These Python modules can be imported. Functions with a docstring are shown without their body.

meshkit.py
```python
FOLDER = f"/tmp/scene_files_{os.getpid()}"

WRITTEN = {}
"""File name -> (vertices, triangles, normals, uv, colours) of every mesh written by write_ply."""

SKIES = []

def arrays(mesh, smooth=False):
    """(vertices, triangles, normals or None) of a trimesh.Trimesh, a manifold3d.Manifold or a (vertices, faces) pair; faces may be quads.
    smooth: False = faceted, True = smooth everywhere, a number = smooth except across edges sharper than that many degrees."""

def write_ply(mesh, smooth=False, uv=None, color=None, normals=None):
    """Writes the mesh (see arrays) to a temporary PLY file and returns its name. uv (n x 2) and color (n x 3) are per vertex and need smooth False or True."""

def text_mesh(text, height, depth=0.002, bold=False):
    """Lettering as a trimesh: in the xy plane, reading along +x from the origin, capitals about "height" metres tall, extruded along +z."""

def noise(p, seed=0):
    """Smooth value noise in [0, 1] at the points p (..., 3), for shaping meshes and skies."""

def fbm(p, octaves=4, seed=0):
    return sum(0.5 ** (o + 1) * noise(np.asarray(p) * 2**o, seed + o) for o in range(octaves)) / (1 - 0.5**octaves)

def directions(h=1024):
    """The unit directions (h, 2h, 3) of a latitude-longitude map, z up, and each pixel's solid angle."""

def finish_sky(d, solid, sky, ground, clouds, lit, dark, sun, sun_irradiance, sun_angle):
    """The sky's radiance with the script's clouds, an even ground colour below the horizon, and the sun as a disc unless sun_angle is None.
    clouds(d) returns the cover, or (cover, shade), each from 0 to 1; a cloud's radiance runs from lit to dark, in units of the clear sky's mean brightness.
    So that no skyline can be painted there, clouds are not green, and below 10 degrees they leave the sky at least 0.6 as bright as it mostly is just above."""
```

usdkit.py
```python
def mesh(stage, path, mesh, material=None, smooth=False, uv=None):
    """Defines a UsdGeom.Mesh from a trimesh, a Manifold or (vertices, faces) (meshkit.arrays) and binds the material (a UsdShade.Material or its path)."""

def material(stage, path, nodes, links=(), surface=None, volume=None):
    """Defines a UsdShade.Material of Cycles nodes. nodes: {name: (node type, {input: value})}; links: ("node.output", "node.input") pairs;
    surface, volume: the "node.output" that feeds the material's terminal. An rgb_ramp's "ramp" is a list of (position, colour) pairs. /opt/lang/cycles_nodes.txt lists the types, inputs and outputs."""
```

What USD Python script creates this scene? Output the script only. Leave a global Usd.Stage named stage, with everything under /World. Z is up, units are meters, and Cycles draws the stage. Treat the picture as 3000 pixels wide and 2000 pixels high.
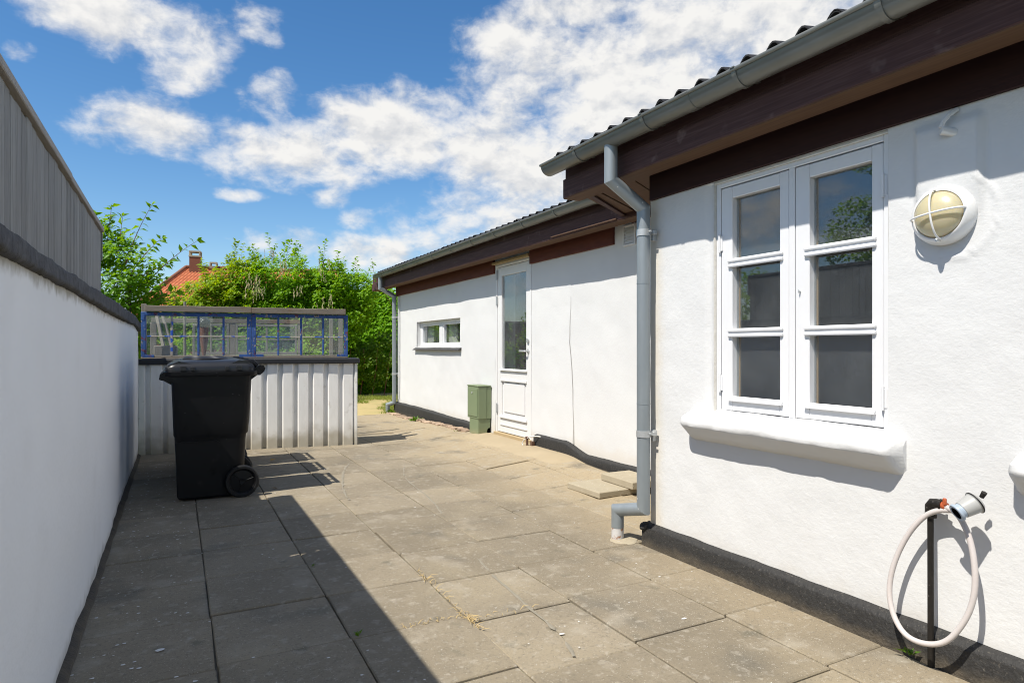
import math, random
import numpy as np, trimesh, usdkit, meshkit
from pxr import Usd, UsdGeom, UsdLux, UsdShade, Gf, Sdf

stage = Usd.Stage.CreateInMemory()
UsdGeom.SetStageUpAxis(stage, "Z"); UsdGeom.SetStageMetersPerUnit(stage, 1.0)
UsdGeom.Xform.Define(stage, "/World"); UsdGeom.Scope.Define(stage, "/World/Looks")

# ------------------------------------------------------------------ camera
EYE, YAW = 1.175, 27.777
cam = UsdGeom.Camera.Define(stage, "/World/camera")
cam.AddTranslateOp().Set((0, 0, EYE)); cam.AddRotateXYZOp().Set((90, 0, -YAW))
cam.CreateHorizontalApertureAttr(36.0); cam.CreateVerticalApertureAttr(24.0)
cam.CreateFocalLengthAttr(1870 / 3000 * 36)
cam.CreateVerticalApertureOffsetAttr(18 / 3000 * 36)
cam.CreateClippingRangeAttr((0.05, 2000.0))
cam.CreateExposureAttr(0.37)

# ------------------------------------------------------------------ sun and sky
TOSUN = np.array([-1.0, -0.27, 1.585]); TOSUN /= np.linalg.norm(TOSUN)
SUN_EL, SUN_ROT = math.asin(TOSUN[2]), math.atan2(TOSUN[0], TOSUN[1])
sun = UsdLux.DistantLight.Define(stage, "/World/sun")
sun.CreateIntensityAttr(1.25); sun.CreateNormalizeAttr(True); sun.CreateAngleAttr(0.5)
sun.CreateColorAttr(Gf.Vec3f(1.0, 0.95, 0.87))
m4 = Gf.Matrix4d(); m4.SetRotate(Gf.Rotation(Gf.Vec3d(0, 0, 1), Gf.Vec3d(*map(float, TOSUN))))
sun.AddTransformOp().Set(m4)
SKY_STRENGTH = 0.05

# clouds: azimuth (from +y to +x), elevation, half width, half height in degrees, weight
CLOUDS = [(-3.5,23.8,5.6,2.4,1.05),(1.5,23.0,3.0,2.3,.9),(.8,21.0,2.8,1.5,.85),(-9.8,20.2,.9,.7,.6),(5.7,25.2,1.7,1.4,.5),(-1.1,16.4,5.4,2.1,1),
 (-5.2,16.7,1.6,1.1,.55),(6.7,20.0,2.3,1.9,.9),(8.0,15.9,6.4,2.4,1.1),(12.8,14.9,3.2,1.9,.85),(16.4,18.0,6.2,3.3,1.15),(20.2,20.8,4.2,1.9,.8),
 (23.5,22.0,2.3,1.3,.7),(23.6,17.3,3.4,1.9,.9),(27.2,25.9,4.1,2.0,.8),(34.5,27.7,6.1,1.6,.9),(39.9,21.6,13.9,6.2,1.2),(52,25,14,7,1.2),
 (29.6,16.0,7.6,5.6,1.15),(27.8,11.4,9.8,3.7,1.1),(23.2,9.6,7.8,2.7,.85),(4.4,8.9,3.8,.9,.62),(12.0,12.7,1.7,1.0,.8),(4.7,12.4,2.0,.5,.55),
 (14.2,11.1,1.7,.9,.8),(10.8,9.1,3.6,1.0,.6),(15.1,8.3,5.8,1.5,.95),(20.2,10.7,3.5,1.8,.7)]
N, Lk = {}, []
N["co"] = ("texture_coordinate", {})
N["dir"] = ("vector_math", {"math_type": "normalize"}); Lk.append(("co.generated", "dir.vector1"))
N["sky"] = ("sky_texture", {"sky_type": "single_scattering", "sun_disc": False, "sun_elevation": SUN_EL, "sun_rotation": SUN_ROT, "air_density": 1.0, "aerosol_density": 0.35, "ozone_density": 2.2})
N["skysat"] = ("hsv", {"hue": 0.5, "saturation": 1.28, "value": 2.3, "fac": 1.0}); Lk.append(("sky.color", "skysat.color"))
N["pl"] = ("vector_math", {"math_type": "multiply", "vector2": (1.0, 1.0, 1.55)}); Lk.append(("dir.vector", "pl.vector1"))
N["n1"] = ("noise_texture", {"scale": 8.5, "detail": 8.0, "roughness": 0.56, "distortion": 0.25}); Lk.append(("pl.vector", "n1.vector"))
N["sh"] = ("vector_math", {"math_type": "add", "vector2": (-0.012, -0.003, 0.024)}); Lk.append(("pl.vector", "sh.vector1"))
N["n2"] = ("noise_texture", {"scale": 8.5, "detail": 5.0, "roughness": 0.5, "distortion": 0.25}); Lk.append(("sh.vector", "n2.vector"))
prev = None
for i, (az, el, hw, hh, w) in enumerate(CLOUDS):
    a, e = math.radians(az), math.radians(el)
    A = np.array([math.cos(a), -math.sin(a), 0]) / math.radians(hw)
    B = np.array([-math.sin(a) * math.sin(e), -math.cos(a) * math.sin(e), math.cos(e)]) / math.radians(hh)
    for k, v in (("a", A), ("b", B)):
        N[f"d{k}{i}"] = ("vector_math", {"math_type": "dot_product", "vector2": tuple(v)}); Lk.append(("dir.vector", f"d{k}{i}.vector1"))
        N[f"q{k}{i}"] = ("math", {"math_type": "multiply"}); Lk += [(f"d{k}{i}.value", f"q{k}{i}.value1"), (f"d{k}{i}.value", f"q{k}{i}.value2")]
    N[f"s{i}"] = ("math", {"math_type": "add"}); Lk += [(f"qa{i}.value", f"s{i}.value1"), (f"qb{i}.value", f"s{i}.value2")]
    N[f"m{i}"] = ("math", {"math_type": "multiply_add", "value2": -0.55 * w, "value3": w}); Lk.append((f"s{i}.value", f"m{i}.value1"))
    if prev is None:
        prev = f"m{i}.value"
    else:
        N[f"x{i}"] = ("math", {"math_type": "smoothmax", "value3": 0.12}); Lk += [(prev, f"x{i}.value1"), (f"m{i}.value", f"x{i}.value2")]
        prev = f"x{i}.value"
# the rest of the sky keeps the same broken cover, from noise alone
N["fw"] = ("vector_math", {"math_type": "dot_product", "vector2": (math.sin(math.radians(YAW)) * .94, math.cos(math.radians(YAW)) * .94, .34)}); Lk.append(("dir.vector", "fw.vector1"))
N["inside"] = ("map_range", {"range_type": "smoothstep", "from_min": 0.62, "from_max": 0.80, "to_min": 0.46, "to_max": -0.30, "clamp": True}); Lk.append(("fw.value", "inside.value"))
N["big"] = ("math", {"math_type": "maximum"}); Lk += [(prev, "big.value1"), ("inside.result", "big.value2")]
N["nz"] = ("math", {"math_type": "multiply_add", "value2": 2.6, "value3": -1.27}); Lk.append(("n1.fac", "nz.value1"))
N["n3"] = ("noise_texture", {"scale": 30.0, "detail": 7.0, "roughness": 0.60, "distortion": 0.3}); Lk.append(("pl.vector", "n3.vector"))
N["nf"] = ("math", {"math_type": "multiply_add", "value2": 1.1, "value3": -0.55}); Lk.append(("n3.fac", "nf.value1"))
N["d0"] = ("math", {"math_type": "add"}); Lk += [("big.value", "d0.value1"), ("nz.value", "d0.value2")]
N["den"] = ("math", {"math_type": "add"}); Lk += [("d0.value", "den.value1"), ("nf.value", "den.value2")]
N["cov"] = ("map_range", {"range_type": "smoothstep", "from_min": 0.20, "from_max": 1.2, "to_min": 0.0, "to_max": 0.98, "clamp": True}); Lk.append(("den.value", "cov.value"))
N["n3s"] = ("noise_texture", {"scale": 30.0, "detail": 4.0, "roughness": 0.55, "distortion": 0.3}); Lk.append(("sh.vector", "n3s.vector"))
N["dn0"] = ("math", {"math_type": "subtract"}); Lk += [("n2.fac", "dn0.value1"), ("n1.fac", "dn0.value2")]
N["dn1"] = ("math", {"math_type": "subtract"}); Lk += [("n3s.fac", "dn1.value1"), ("n3.fac", "dn1.value2")]
N["dn"] = ("math", {"math_type": "multiply_add", "value2": 0.45}); Lk += [("dn1.value", "dn.value1"), ("dn0.value", "dn.value3")]
N["shade"] = ("map_range", {"from_min": -0.06, "from_max": 0.16, "to_min": 0.0, "to_max": 1.0, "clamp": True}); Lk.append(("dn.value", "shade.value"))
CB = 14.5
N["ccol"] = ("mix_color", {"a": (1.0 * CB, 0.985 * CB, 0.955 * CB), "b": (0.74 * CB, 0.755 * CB, 0.78 * CB), "use_clamp": True}); Lk.append(("shade.result", "ccol.fac"))
N["fin"] = ("mix_color", {}); Lk += [("cov.result", "fin.fac"), ("skysat.color", "fin.a"), ("ccol.result", "fin.b")]
N["bg"] = ("background_shader", {"strength": SKY_STRENGTH}); Lk.append(("fin.result", "bg.color"))
skymat = usdkit.material(stage, "/World/Looks/sky_air", N, Lk, surface="bg.background")
dome = UsdLux.DomeLight.Define(stage, "/World/sky"); dome.CreateIntensityAttr(1.0)
UsdShade.MaterialBindingAPI.Apply(dome.GetPrim()).Bind(skymat)
dome.GetPrim().SetCustomDataByKey("kind", "structure")

# ------------------------------------------------------------------ helpers
used = {}
def numbered(parent, name):
    k = f"{parent}/{name}"; n = used.get(k, 0); used[k] = n + 1
    return k if n == 0 else f"{k}_{n:03d}"
def tag(p, label=None, cat=None, group=None, kind=None):
    p = p.GetPrim() if hasattr(p, "GetPrim") else p
    for k, v in (("label", label), ("category", cat), ("group", group), ("kind", kind)):
        if v: p.SetCustomDataByKey(k, v)
    return p
def path_of(parent): return "/World" if parent is None else str(parent.GetPath())
def thing(name, label=None, cat=None, group=None, kind=None, loc=(0, 0, 0), rotz=0.0):
    x = UsdGeom.Xform.Define(stage, numbered("/World", name))
    if any(loc): x.AddTranslateOp().Set(tuple(map(float, loc)))
    if rotz: x.AddRotateZOp().Set(float(rotz))
    return tag(x, label, cat, group, kind)
class MB:
    """Collects vertices and triangles of one mesh."""
    def __init__(s): s.v, s.f, s.n = [], [], 0
    def add(s, v, f):
        v = np.asarray(v, float); f = np.asarray(f, int)
        if f.shape[1] == 4: f = np.vstack([f[:, [0, 1, 2]], f[:, [0, 2, 3]]])
        s.v.append(v); s.f.append(f + s.n); s.n += len(v); return s
    def tm(s, m): return s.add(m.vertices, m.faces)
    def box(s, x0, x1, y0, y1, z0, z1, ch=0.0): return s.add(*cbox(x0, x1, y0, y1, z0, z1, ch))
    def tube(s, pts, r, sides=10, caps=True): return s.add(*tube(pts, r, sides, caps))
    def arrays(s): return np.vstack(s.v), np.vstack(s.f)
    def build(s, name, mat, parent=None, smooth=False, **kw):
        v, f = s.arrays(); return obj(name, (v, f), mat, parent, smooth, **kw)
def obj(name, mesh, mat, parent=None, smooth=False, label=None, cat=None, group=None, kind=None):
    m = usdkit.mesh(stage, numbered(path_of(parent), name), mesh, mat, smooth=smooth)
    return tag(m, label, cat, group, kind)
def _tmpl():
    pts = []
    for a in range(3):
        for sx in (-1, 1):
            for sy in (-1, 1):
                for sz in (-1, 1):
                    s = np.array([sx, sy, sz], float); c = s * 0.8; c[a] = s[a]; pts.append(c)
    P = np.array(pts); h = trimesh.convex.convex_hull(P)
    from scipy.spatial import cKDTree
    idx = cKDTree(P).query(h.vertices)[1]
    return P, idx[h.faces]
_TP, _TF = _tmpl()
_SG = np.sign(_TP)
_BF = np.array([[0,2,3,1],[4,5,7,6],[0,1,5,4],[2,6,7,3],[0,4,6,2],[1,3,7,5]])
def cbox(x0, x1, y0, y1, z0, z1, ch=0.0):
    c = np.array([x0 + x1, y0 + y1, z0 + z1]) / 2; h = np.array([x1 - x0, y1 - y0, z1 - z0]) / 2
    if ch <= 0:
        v = np.array([[x, y, z] for x in (x0, x1) for y in (y0, y1) for z in (z0, z1)], float)
        return v, _BF
    ch = min(ch, h.min() * 0.9); v = _SG * h
    inner = np.abs(np.abs(_TP) - 0.8) < 1e-6
    v = np.where(inner, _SG * (h - ch), v)
    return v + c, _TF
def tube(pts, r, sides=10, caps=True):
    p = np.asarray(pts, float); n = len(p)
    r = np.broadcast_to(np.asarray(r, float), (n,))
    t = np.gradient(p, axis=0); t /= np.linalg.norm(t, axis=1, keepdims=True) + 1e-12
    a = np.array([0, 0, 1.0]) if abs(t[0][2]) < 0.9 else np.array([1.0, 0, 0])
    V = []; ang = np.arange(sides) * 2 * np.pi / sides
    for i in range(n):
        a = a - t[i] * np.dot(a, t[i]); a /= np.linalg.norm(a); b = np.cross(t[i], a)
        V.append(p[i] + r[i] * (np.cos(ang)[:, None] * a + np.sin(ang)[:, None] * b))
    V = np.vstack(V); F = []
    for i in range(n - 1):
        for j in range(sides):
            k = (j + 1) % sides; o = i * sides
            F += [[o + j, o + k, o + sides + k], [o + j, o + sides + k, o + sides + j]]
    if caps:
        V = np.vstack([V, p[0], p[-1]]); e = n * sides
        for j in range(sides):
            k = (j + 1) % sides
            F += [[e, k, j], [e + 1, (n - 1) * sides + j, (n - 1) * sides + k]]
    return V, np.array(F)
def smoothstep(x, a, b):
    t = np.clip((np.asarray(x, float) - a) / (b - a), 0, 1); return t * t * (3 - 2 * t)
def extrude(poly, axis, a0, a1):
    """A convex or simple polygon (list of 2-D points) extruded along an axis from a0 to a1; the two other axes in cyclic-free order (x,y,z without axis)."""
    from shapely.geometry import Polygon
    m = trimesh.creation.extrude_polygon(Polygon(poly), 1.0, engine="earcut")
    v = np.array(m.vertices); o = np.zeros_like(v); rest = [k for k in range(3) if k != axis]
    o[:, rest[0]] = v[:, 0]; o[:, rest[1]] = v[:, 1]; o[:, axis] = a0 + v[:, 2] * (a1 - a0)
    f = np.array(m.faces)
    if axis == 1: f = f[:, ::-1]
    return o, f
def rot(v, axis, deg, about=(0, 0, 0)):
    M = trimesh.transformations.rotation_matrix(math.radians(deg), axis, about)
    return np.asarray(v) @ M[:3, :3].T + M[:3, 3]
def revolve(profile, sides=32):
    """profile: (r, z) points, revolved about z."""
    p = np.asarray(profile, float); ang = np.arange(sides) * 2 * np.pi / sides; n = len(p)
    v = np.stack([p[:, 0][:, None] * np.cos(ang), p[:, 0][:, None] * np.sin(ang), np.repeat(p[:, 1][:, None], sides, 1)], -1).reshape(-1, 3)
    F = []
    for i in range(n - 1):
        for j in range(sides):
            k = (j + 1) % sides
            F.append([i * sides + j, i * sides + k, (i + 1) * sides + k, (i + 1) * sides + j])
    return v, np.array(F)

# ------------------------------------------------------------------ materials
def mat(name, ramp, scale=6.0, detail=5.0, rough=0.8, bump=0.0, bscale=60.0, bdist=0.004, metallic=0.0, stretch=(1, 1, 1), spec=0.3, var=0.0, bstretch=None, rotation=(0, 0, 0), extra=None, roughvar=0.0, bdetail=5.0):
    """Noise-driven base colour, relief and roughness in world space; var: brightness spread between objects."""
    n, l = {}, []
    n["g"] = ("geometry", {})
    n["mp"] = ("mapping", {"mapping_type": "point", "scale": stretch, "rotation": rotation}); l.append(("g.position", "mp.vector"))
    n["no"] = ("noise_texture", {"scale": scale, "detail": detail, "roughness": 0.6}); l.append(("mp.vector", "no.vector"))
    n["ra"] = ("rgb_ramp", {"ramp": ramp}); l.append(("no.fac", "ra.fac"))
    n["p"] = ("principled_bsdf", {"roughness": rough, "metallic": metallic, "specular_ior_level": spec})
    col = "ra.color"
    if var:
        n["oi"] = ("object_info", {})
        n["vr"] = ("map_range", {"from_min": 0.0, "from_max": 1.0, "to_min": 1 - var, "to_max": 1 + var}); l.append(("oi.random", "vr.value"))
        n["vs"] = ("vector_math", {"math_type": "scale"}); l += [(col, "vs.vector1"), ("vr.result", "vs.scale")]
        col = "vs.vector"
    if extra: col = extra(n, l, col)
    l.append((col, "p.base_color"))
    if bump:
        n["mb"] = ("mapping", {"mapping_type": "point", "scale": bstretch or stretch, "rotation": rotation}); l.append(("g.position", "mb.vector"))
        n["nb"] = ("noise_texture", {"scale": bscale, "detail": bdetail, "roughness": 0.6}); l.append(("mb.vector", "nb.vector"))
        n["bu"] = ("bump", {"strength": bump, "distance": bdist}); l += [("nb.fac", "bu.height"), ("bu.normal", "p.normal")]
    if roughvar:
        n["rr"] = ("map_range", {"from_min": 0.3, "from_max": 0.7, "to_min": rough - roughvar, "to_max": rough + roughvar}); l += [("no.fac", "rr.value"), ("rr.result", "p.roughness")]
    return usdkit.material(stage, f"/World/Looks/{name}", n, l, surface="p.BSDF")
def grey(*v): return [(k / (len(v) - 1), (x,) * 3 if np.ndim(x) == 0 else x) for k, x in enumerate(v)]

def spots(colour, scale, lo, hi, amount, warp=0.0):
    """An extra colour layer: irregular spots of their own colour."""
    def f(n, l, col, k=[0]):
        k[0] += 1; i = f"{k[0]}_{int(scale*10)}"
        n["sn" + i] = ("noise_texture", {"scale": scale, "detail": 3.0, "roughness": 0.55}); l.append(("g.position", f"sn{i}.vector"))
        n["sm" + i] = ("map_range", {"range_type": "smoothstep", "from_min": lo, "from_max": hi, "to_min": 0.0, "to_max": amount, "clamp": True}); l.append((f"sn{i}.fac", f"sm{i}.value"))
        n["sx" + i] = ("mix_color", {"b": colour}); l += [(f"sm{i}.result", f"sx{i}.fac"), (col, f"sx{i}.a")]
        return f"sx{i}.result"
    return f
def chain(*fs):
    def f(n, l, col):
        for g in fs: col = g(n, l, col)
        return col
    return f
def flecks(colour, scale, radius, amount, keep=0.5):
    """Small round flecks: voronoi cells, only some of them coloured."""
    def f(n, l, col):
        i = f"{int(scale)}"
        n["v" + i] = ("voronoi_texture", {"scale": scale, "randomness": 1.0}); l.append(("g.position", f"v{i}.vector"))
        n["vm" + i] = ("map_range", {"range_type": "smoothstep", "from_min": radius, "from_max": radius * 0.6, "to_min": 0.0, "to_max": amount, "clamp": True}); l.append((f"v{i}.distance", f"vm{i}.value"))
        n["vc" + i] = ("separate_xyz", {}); l.append((f"v{i}.color", f"vc{i}.vector"))
        n["vk" + i] = ("math", {"math_type": "greater_than", "value2": 1 - keep}); l.append((f"vc{i}.x", f"vk{i}.value1"))
        n["vf" + i] = ("math", {"math_type": "multiply"}); l += [(f"vm{i}.result", f"vf{i}.value1"), (f"vk{i}.value", f"vf{i}.value2")]
        n["vx" + i] = ("mix_color", {"b": colour}); l += [(f"vf{i}.value", f"vx{i}.fac"), (col, f"vx{i}.a")]
        return f"vx{i}.result"
    return f
def band(axis, a, b, colour, amount, noise=0.0, nscale=4.0):
    """A stain that fades in from world coordinate a to b along an axis, broken up by noise."""
    def f(n, l, col, k=[0]):
        k[0] += 1; i = f"{axis}{k[0]}{abs(int(a*1000))}"
        n["bs" + i] = ("separate_xyz", {}); l.append(("g.position", f"bs{i}.vector"))
        src = f"bs{i}.{axis}"
        n["bn" + i] = ("noise_texture", {"scale": nscale, "detail": 4.0}); l.append(("g.position", f"bn{i}.vector"))
        n["ba" + i] = ("math", {"math_type": "multiply_add", "value2": noise, "value3": -noise * 0.5}); l.append((f"bn{i}.fac", f"ba{i}.value1"))
        n["bb" + i] = ("math", {"math_type": "add"}); l += [(src, f"bb{i}.value1"), (f"ba{i}.value", f"bb{i}.value2")]
        n["bm" + i] = ("map_range", {"range_type": "smoothstep", "from_min": a, "from_max": b, "to_min": 0.0, "to_max": amount, "clamp": True}); l.append((f"bb{i}.value", f"bm{i}.value"))
        n["bx" + i] = ("mix_color", {"b": colour}); l += [(f"bm{i}.result", f"bx{i}.fac"), (col, f"bx{i}.a")]
        return f"bx{i}.result"
    return f

# whitewash: fine relief of brush strokes and lumps
def limewash(name, tint, strokes=(1.0, 6.0, 14.0), rx=0.5, extra=None, b=0.30):
    n, l = {}, []
    n["g"] = ("geometry", {})
    n["no"] = ("noise_texture", {"scale": 1.6, "detail": 5.0, "roughness": 0.6}); l.append(("g.position", "no.vector"))
    n["ra"] = ("rgb_ramp", {"ramp": [(0.25, tuple(x * .955 for x in tint)), (0.6, tint), (1.0, tuple(min(.9, x * 1.02) for x in tint))]}); l.append(("no.fac", "ra.fac"))
    col = "ra.color"
    if extra: col = extra(n, l, col)
    n["p"] = ("principled_bsdf", {"roughness": 0.85, "specular_ior_level": 0.15}); l.append((col, "p.base_color"))
    n["mp"] = ("mapping", {"mapping_type": "point", "scale": strokes, "rotation": (rx, 0, 0)}); l.append(("g.position", "mp.vector"))
    n["n1"] = ("noise_texture", {"scale": 7.0, "detail": 6.0, "roughness": 0.65, "distortion": 0.6}); l.append(("mp.vector", "n1.vector"))
    n["n2"] = ("noise_texture", {"scale": 38.0, "detail": 5.0, "roughness": 0.6}); l.append(("g.position", "n2.vector"))
    n["ad"] = ("math", {"math_type": "multiply_add", "value2": 0.55}); l += [("n1.fac", "ad.value1"), ("n2.fac", "ad.value3")]
    n["bu"] = ("bump", {"strength": b, "distance": 0.006}); l += [("ad.value", "bu.height"), ("bu.normal", "p.normal")]
    return usdkit.material(stage, f"/World/Looks/{name}", n, l, surface="p.BSDF")

WHITE = (0.65, 0.65, 0.64)
M = {}
M["house_wall"] = limewash("house_limewash", WHITE, extra=chain(band("y", 2.86, 2.97, (0.60, 0.51, 0.36), 0.5, 0.08, 9), spots((0.56, 0.55, 0.53), 2.3, 0.58, 0.8, 0.35), band("z", 0.20, 0.10, (0.55, 0.51, 0.44), 0.4, 0.12, 7)))
M["annexe_wall"] = limewash("annexe_limewash", (0.66, 0.66, 0.65), extra=chain(spots((0.56, 0.56, 0.555), 1.3, 0.55, 0.8, 0.4), band("z", 0.28, 0.16, (0.58, 0.51, 0.40), 0.4, 0.16, 6)), b=0.22)
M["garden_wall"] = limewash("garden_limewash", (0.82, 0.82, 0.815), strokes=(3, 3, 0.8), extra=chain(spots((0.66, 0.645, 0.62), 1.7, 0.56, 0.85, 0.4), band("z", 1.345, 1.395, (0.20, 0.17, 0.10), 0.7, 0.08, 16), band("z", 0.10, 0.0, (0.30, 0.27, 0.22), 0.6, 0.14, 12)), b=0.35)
M["tar"] = mat("tar_paint", grey((.012, .012, .013), (.05, .048, .044)), scale=40, rough=0.62, bump=0.8, bscale=70, bdist=0.008, extra=chain(spots((.11, .10, .085), 90, .60, .70, .6), band("z", 0.06, -0.01, (.16, .13, .09), .55, .08, 14)))
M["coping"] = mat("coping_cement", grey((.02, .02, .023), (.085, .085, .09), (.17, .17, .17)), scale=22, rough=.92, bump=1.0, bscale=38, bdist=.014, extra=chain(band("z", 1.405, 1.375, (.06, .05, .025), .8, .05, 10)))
M["old_board"] = mat("weathered_board", grey((.07, .067, .062), (.30, .29, .27), (.50, .485, .455)), scale=7, stretch=(40, 40, .8), rough=.88, bump=.9, bscale=12, bstretch=(60, 60, 1.2), bdist=.005, var=.13)
M["old_lath"] = mat("weathered_lath", grey((.22, .20, .17), (.40, .36, .32)), scale=8, stretch=(12, 1, 12), rough=.85, bump=.4, bscale=12)
M["beam"] = mat("stained_beam", grey((.022, .010, .009), (.068, .031, .028), (.135, .08, .074)), scale=5, stretch=(14, .8, 26), rough=.72, bump=.55, bscale=7, bstretch=(20, 1.0, 40), bdist=.003, extra=chain(flecks((.015, .009, .008), 4.5, .055, .9, .35), spots((.20, .145, .135), 7, .60, .74, .5)))
M["raw_beam"] = mat("bare_soffit_wood", grey((.06, .032, .018), (.115, .062, .033), (.15, .088, .05)), scale=6, stretch=(16, .8, 16), rough=.8, bump=.5, bscale=8, bstretch=(20, 1, 20))
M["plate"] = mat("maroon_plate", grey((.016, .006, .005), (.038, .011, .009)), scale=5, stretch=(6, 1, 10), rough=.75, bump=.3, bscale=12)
M["plate_red"] = mat("red_plate", grey((.05, .016, .012), (.11, .028, .018), (.14, .045, .03)), scale=4, stretch=(6, 1.4, 6), rough=.7, bump=.3, bscale=12)
M["roof_sheet"] = mat("fibre_cement_roof", grey((.012, .012, .013), (.03, .03, .032)), scale=9, rough=.8, bump=.4, bscale=50)
M["zinc"] = mat("zinc_gutter", grey((.12, .125, .115), (.19, .195, .18), (.26, .262, .245)), scale=4, stretch=(2, 1, 2), rough=.48, metallic=.55, spec=.5, bump=.08, bscale=20, roughvar=.08)
M["zinc_pipe"] = mat("zinc_pipe", grey((.22, .25, .265), (.30, .33, .345)), scale=5, stretch=(3, 3, 1), rough=.45, metallic=.35, spec=.5, extra=chain(flecks((.7, .69, .64), 17, .12, .8, .12)))
M["pipe_ferrule"] = mat("pale_pipe", grey((.48, .47, .45), (.60, .58, .56)), scale=9, rough=.6, extra=chain(spots((.26, .10, .03), 16, .57, .66, .9)))
M["galv"] = mat("galvanised", grey((.42, .44, .44), (.55, .56, .56)), scale=30, rough=.45, metallic=.5)
M["paintwhite"] = mat("window_paint", grey((.69, .69, .695), (.74, .74, .74)), scale=8, rough=.38, spec=.45, bump=.12, bscale=40, bdist=.002)
M["doorwhite"] = mat("door_paint", grey((.68, .675, .665), (.72, .715, .705)), scale=6, rough=.35, spec=.45)
M["putty"] = mat("putty_line", grey((.42, .40, .35), (.65, .63, .58)), scale=30, rough=.9, bump=.6, bscale=80)
M["bead_wood"] = mat("bare_bead", grey((.32, .19, .08), (.45, .28, .13)), scale=20, rough=.6)
M["lintel_wood"] = mat("yellow_lintel", grey((.34, .25, .13), (.46, .36, .21)), scale=10, stretch=(4, 1, 8), rough=.8, bump=.3)
M["dark_slot"] = mat("shadow_gap", grey((.03, .03, .03), (.05, .05, .05)), rough=.9)
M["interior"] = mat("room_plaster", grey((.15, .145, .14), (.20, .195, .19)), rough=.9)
M["curtain"] = mat("curtain_cloth", grey((.50, .48, .44), (.62, .60, .56)), scale=3, stretch=(10, 10, .5), rough=.9)
M["sill_lead"] = mat("grey_sill", grey((.035, .035, .036), (.075, .073, .07)), scale=20, rough=.7, bump=.5, bscale=50)
M["cabinet"] = mat("cabinet_green", grey((.165, .21, .115), (.20, .245, .14)), scale=5, rough=.5, spec=.4, extra=chain(band("z", .16, .03, (.36, .29, .17), .55, .1, 12)))
M["black_plastic"] = mat("black_plastic", grey((.0025, .0025, .003), (.006, .006, .007)), scale=7, rough=.42, spec=.28, bump=.10, bscale=260, bdist=.001, roughvar=.12, extra=chain(spots((.028, .027, .025), 9, .60, .80, .5), spots((.10, .10, .098), 40, .72, .76, .5)))
M["lid_plastic"] = mat("lid_plastic", grey((.012, .0125, .014), (.022, .022, .024)), scale=12, rough=.36, spec=.5, bump=.06, bscale=220, bdist=.001)
M["rubber"] = mat("wheel_rubber", grey((.008, .008, .008), (.016, .016, .016)), rough=.55)
M["corrug"] = mat("painted_corrugated", grey((.62, .595, .54), (.78, .765, .72), (.82, .81, .78)), scale=5, stretch=(2, 2, .7), rough=.8, bump=.3, bscale=90, extra=chain(band("z", .30, .02, (.30, .26, .17), .75, .36, 6), spots((.42, .39, .32), 9, .62, .74, .4), flecks((.08, .07, .06), 11, .05, .8, .25)))
M["black_rail"] = mat("black_cap", grey((.011, .011, .013), (.026, .026, .028)), scale=14, stretch=(1, 1, 4), rough=.5, spec=.4, bump=.4, bscale=30)
M["blue_paint"] = mat("flaking_blue", grey((.018, .048, .15), (.034, .085, .25), (.06, .13, .33)), scale=8, rough=.6, bump=.7, bscale=55, bdist=.004, extra=chain(spots((.13, .04, .06), 13, .60, .64, .9), spots((.30, .265, .22), 23, .62, .65, .95), spots((.02, .02, .05), 31, .64, .68, .9)))
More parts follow.
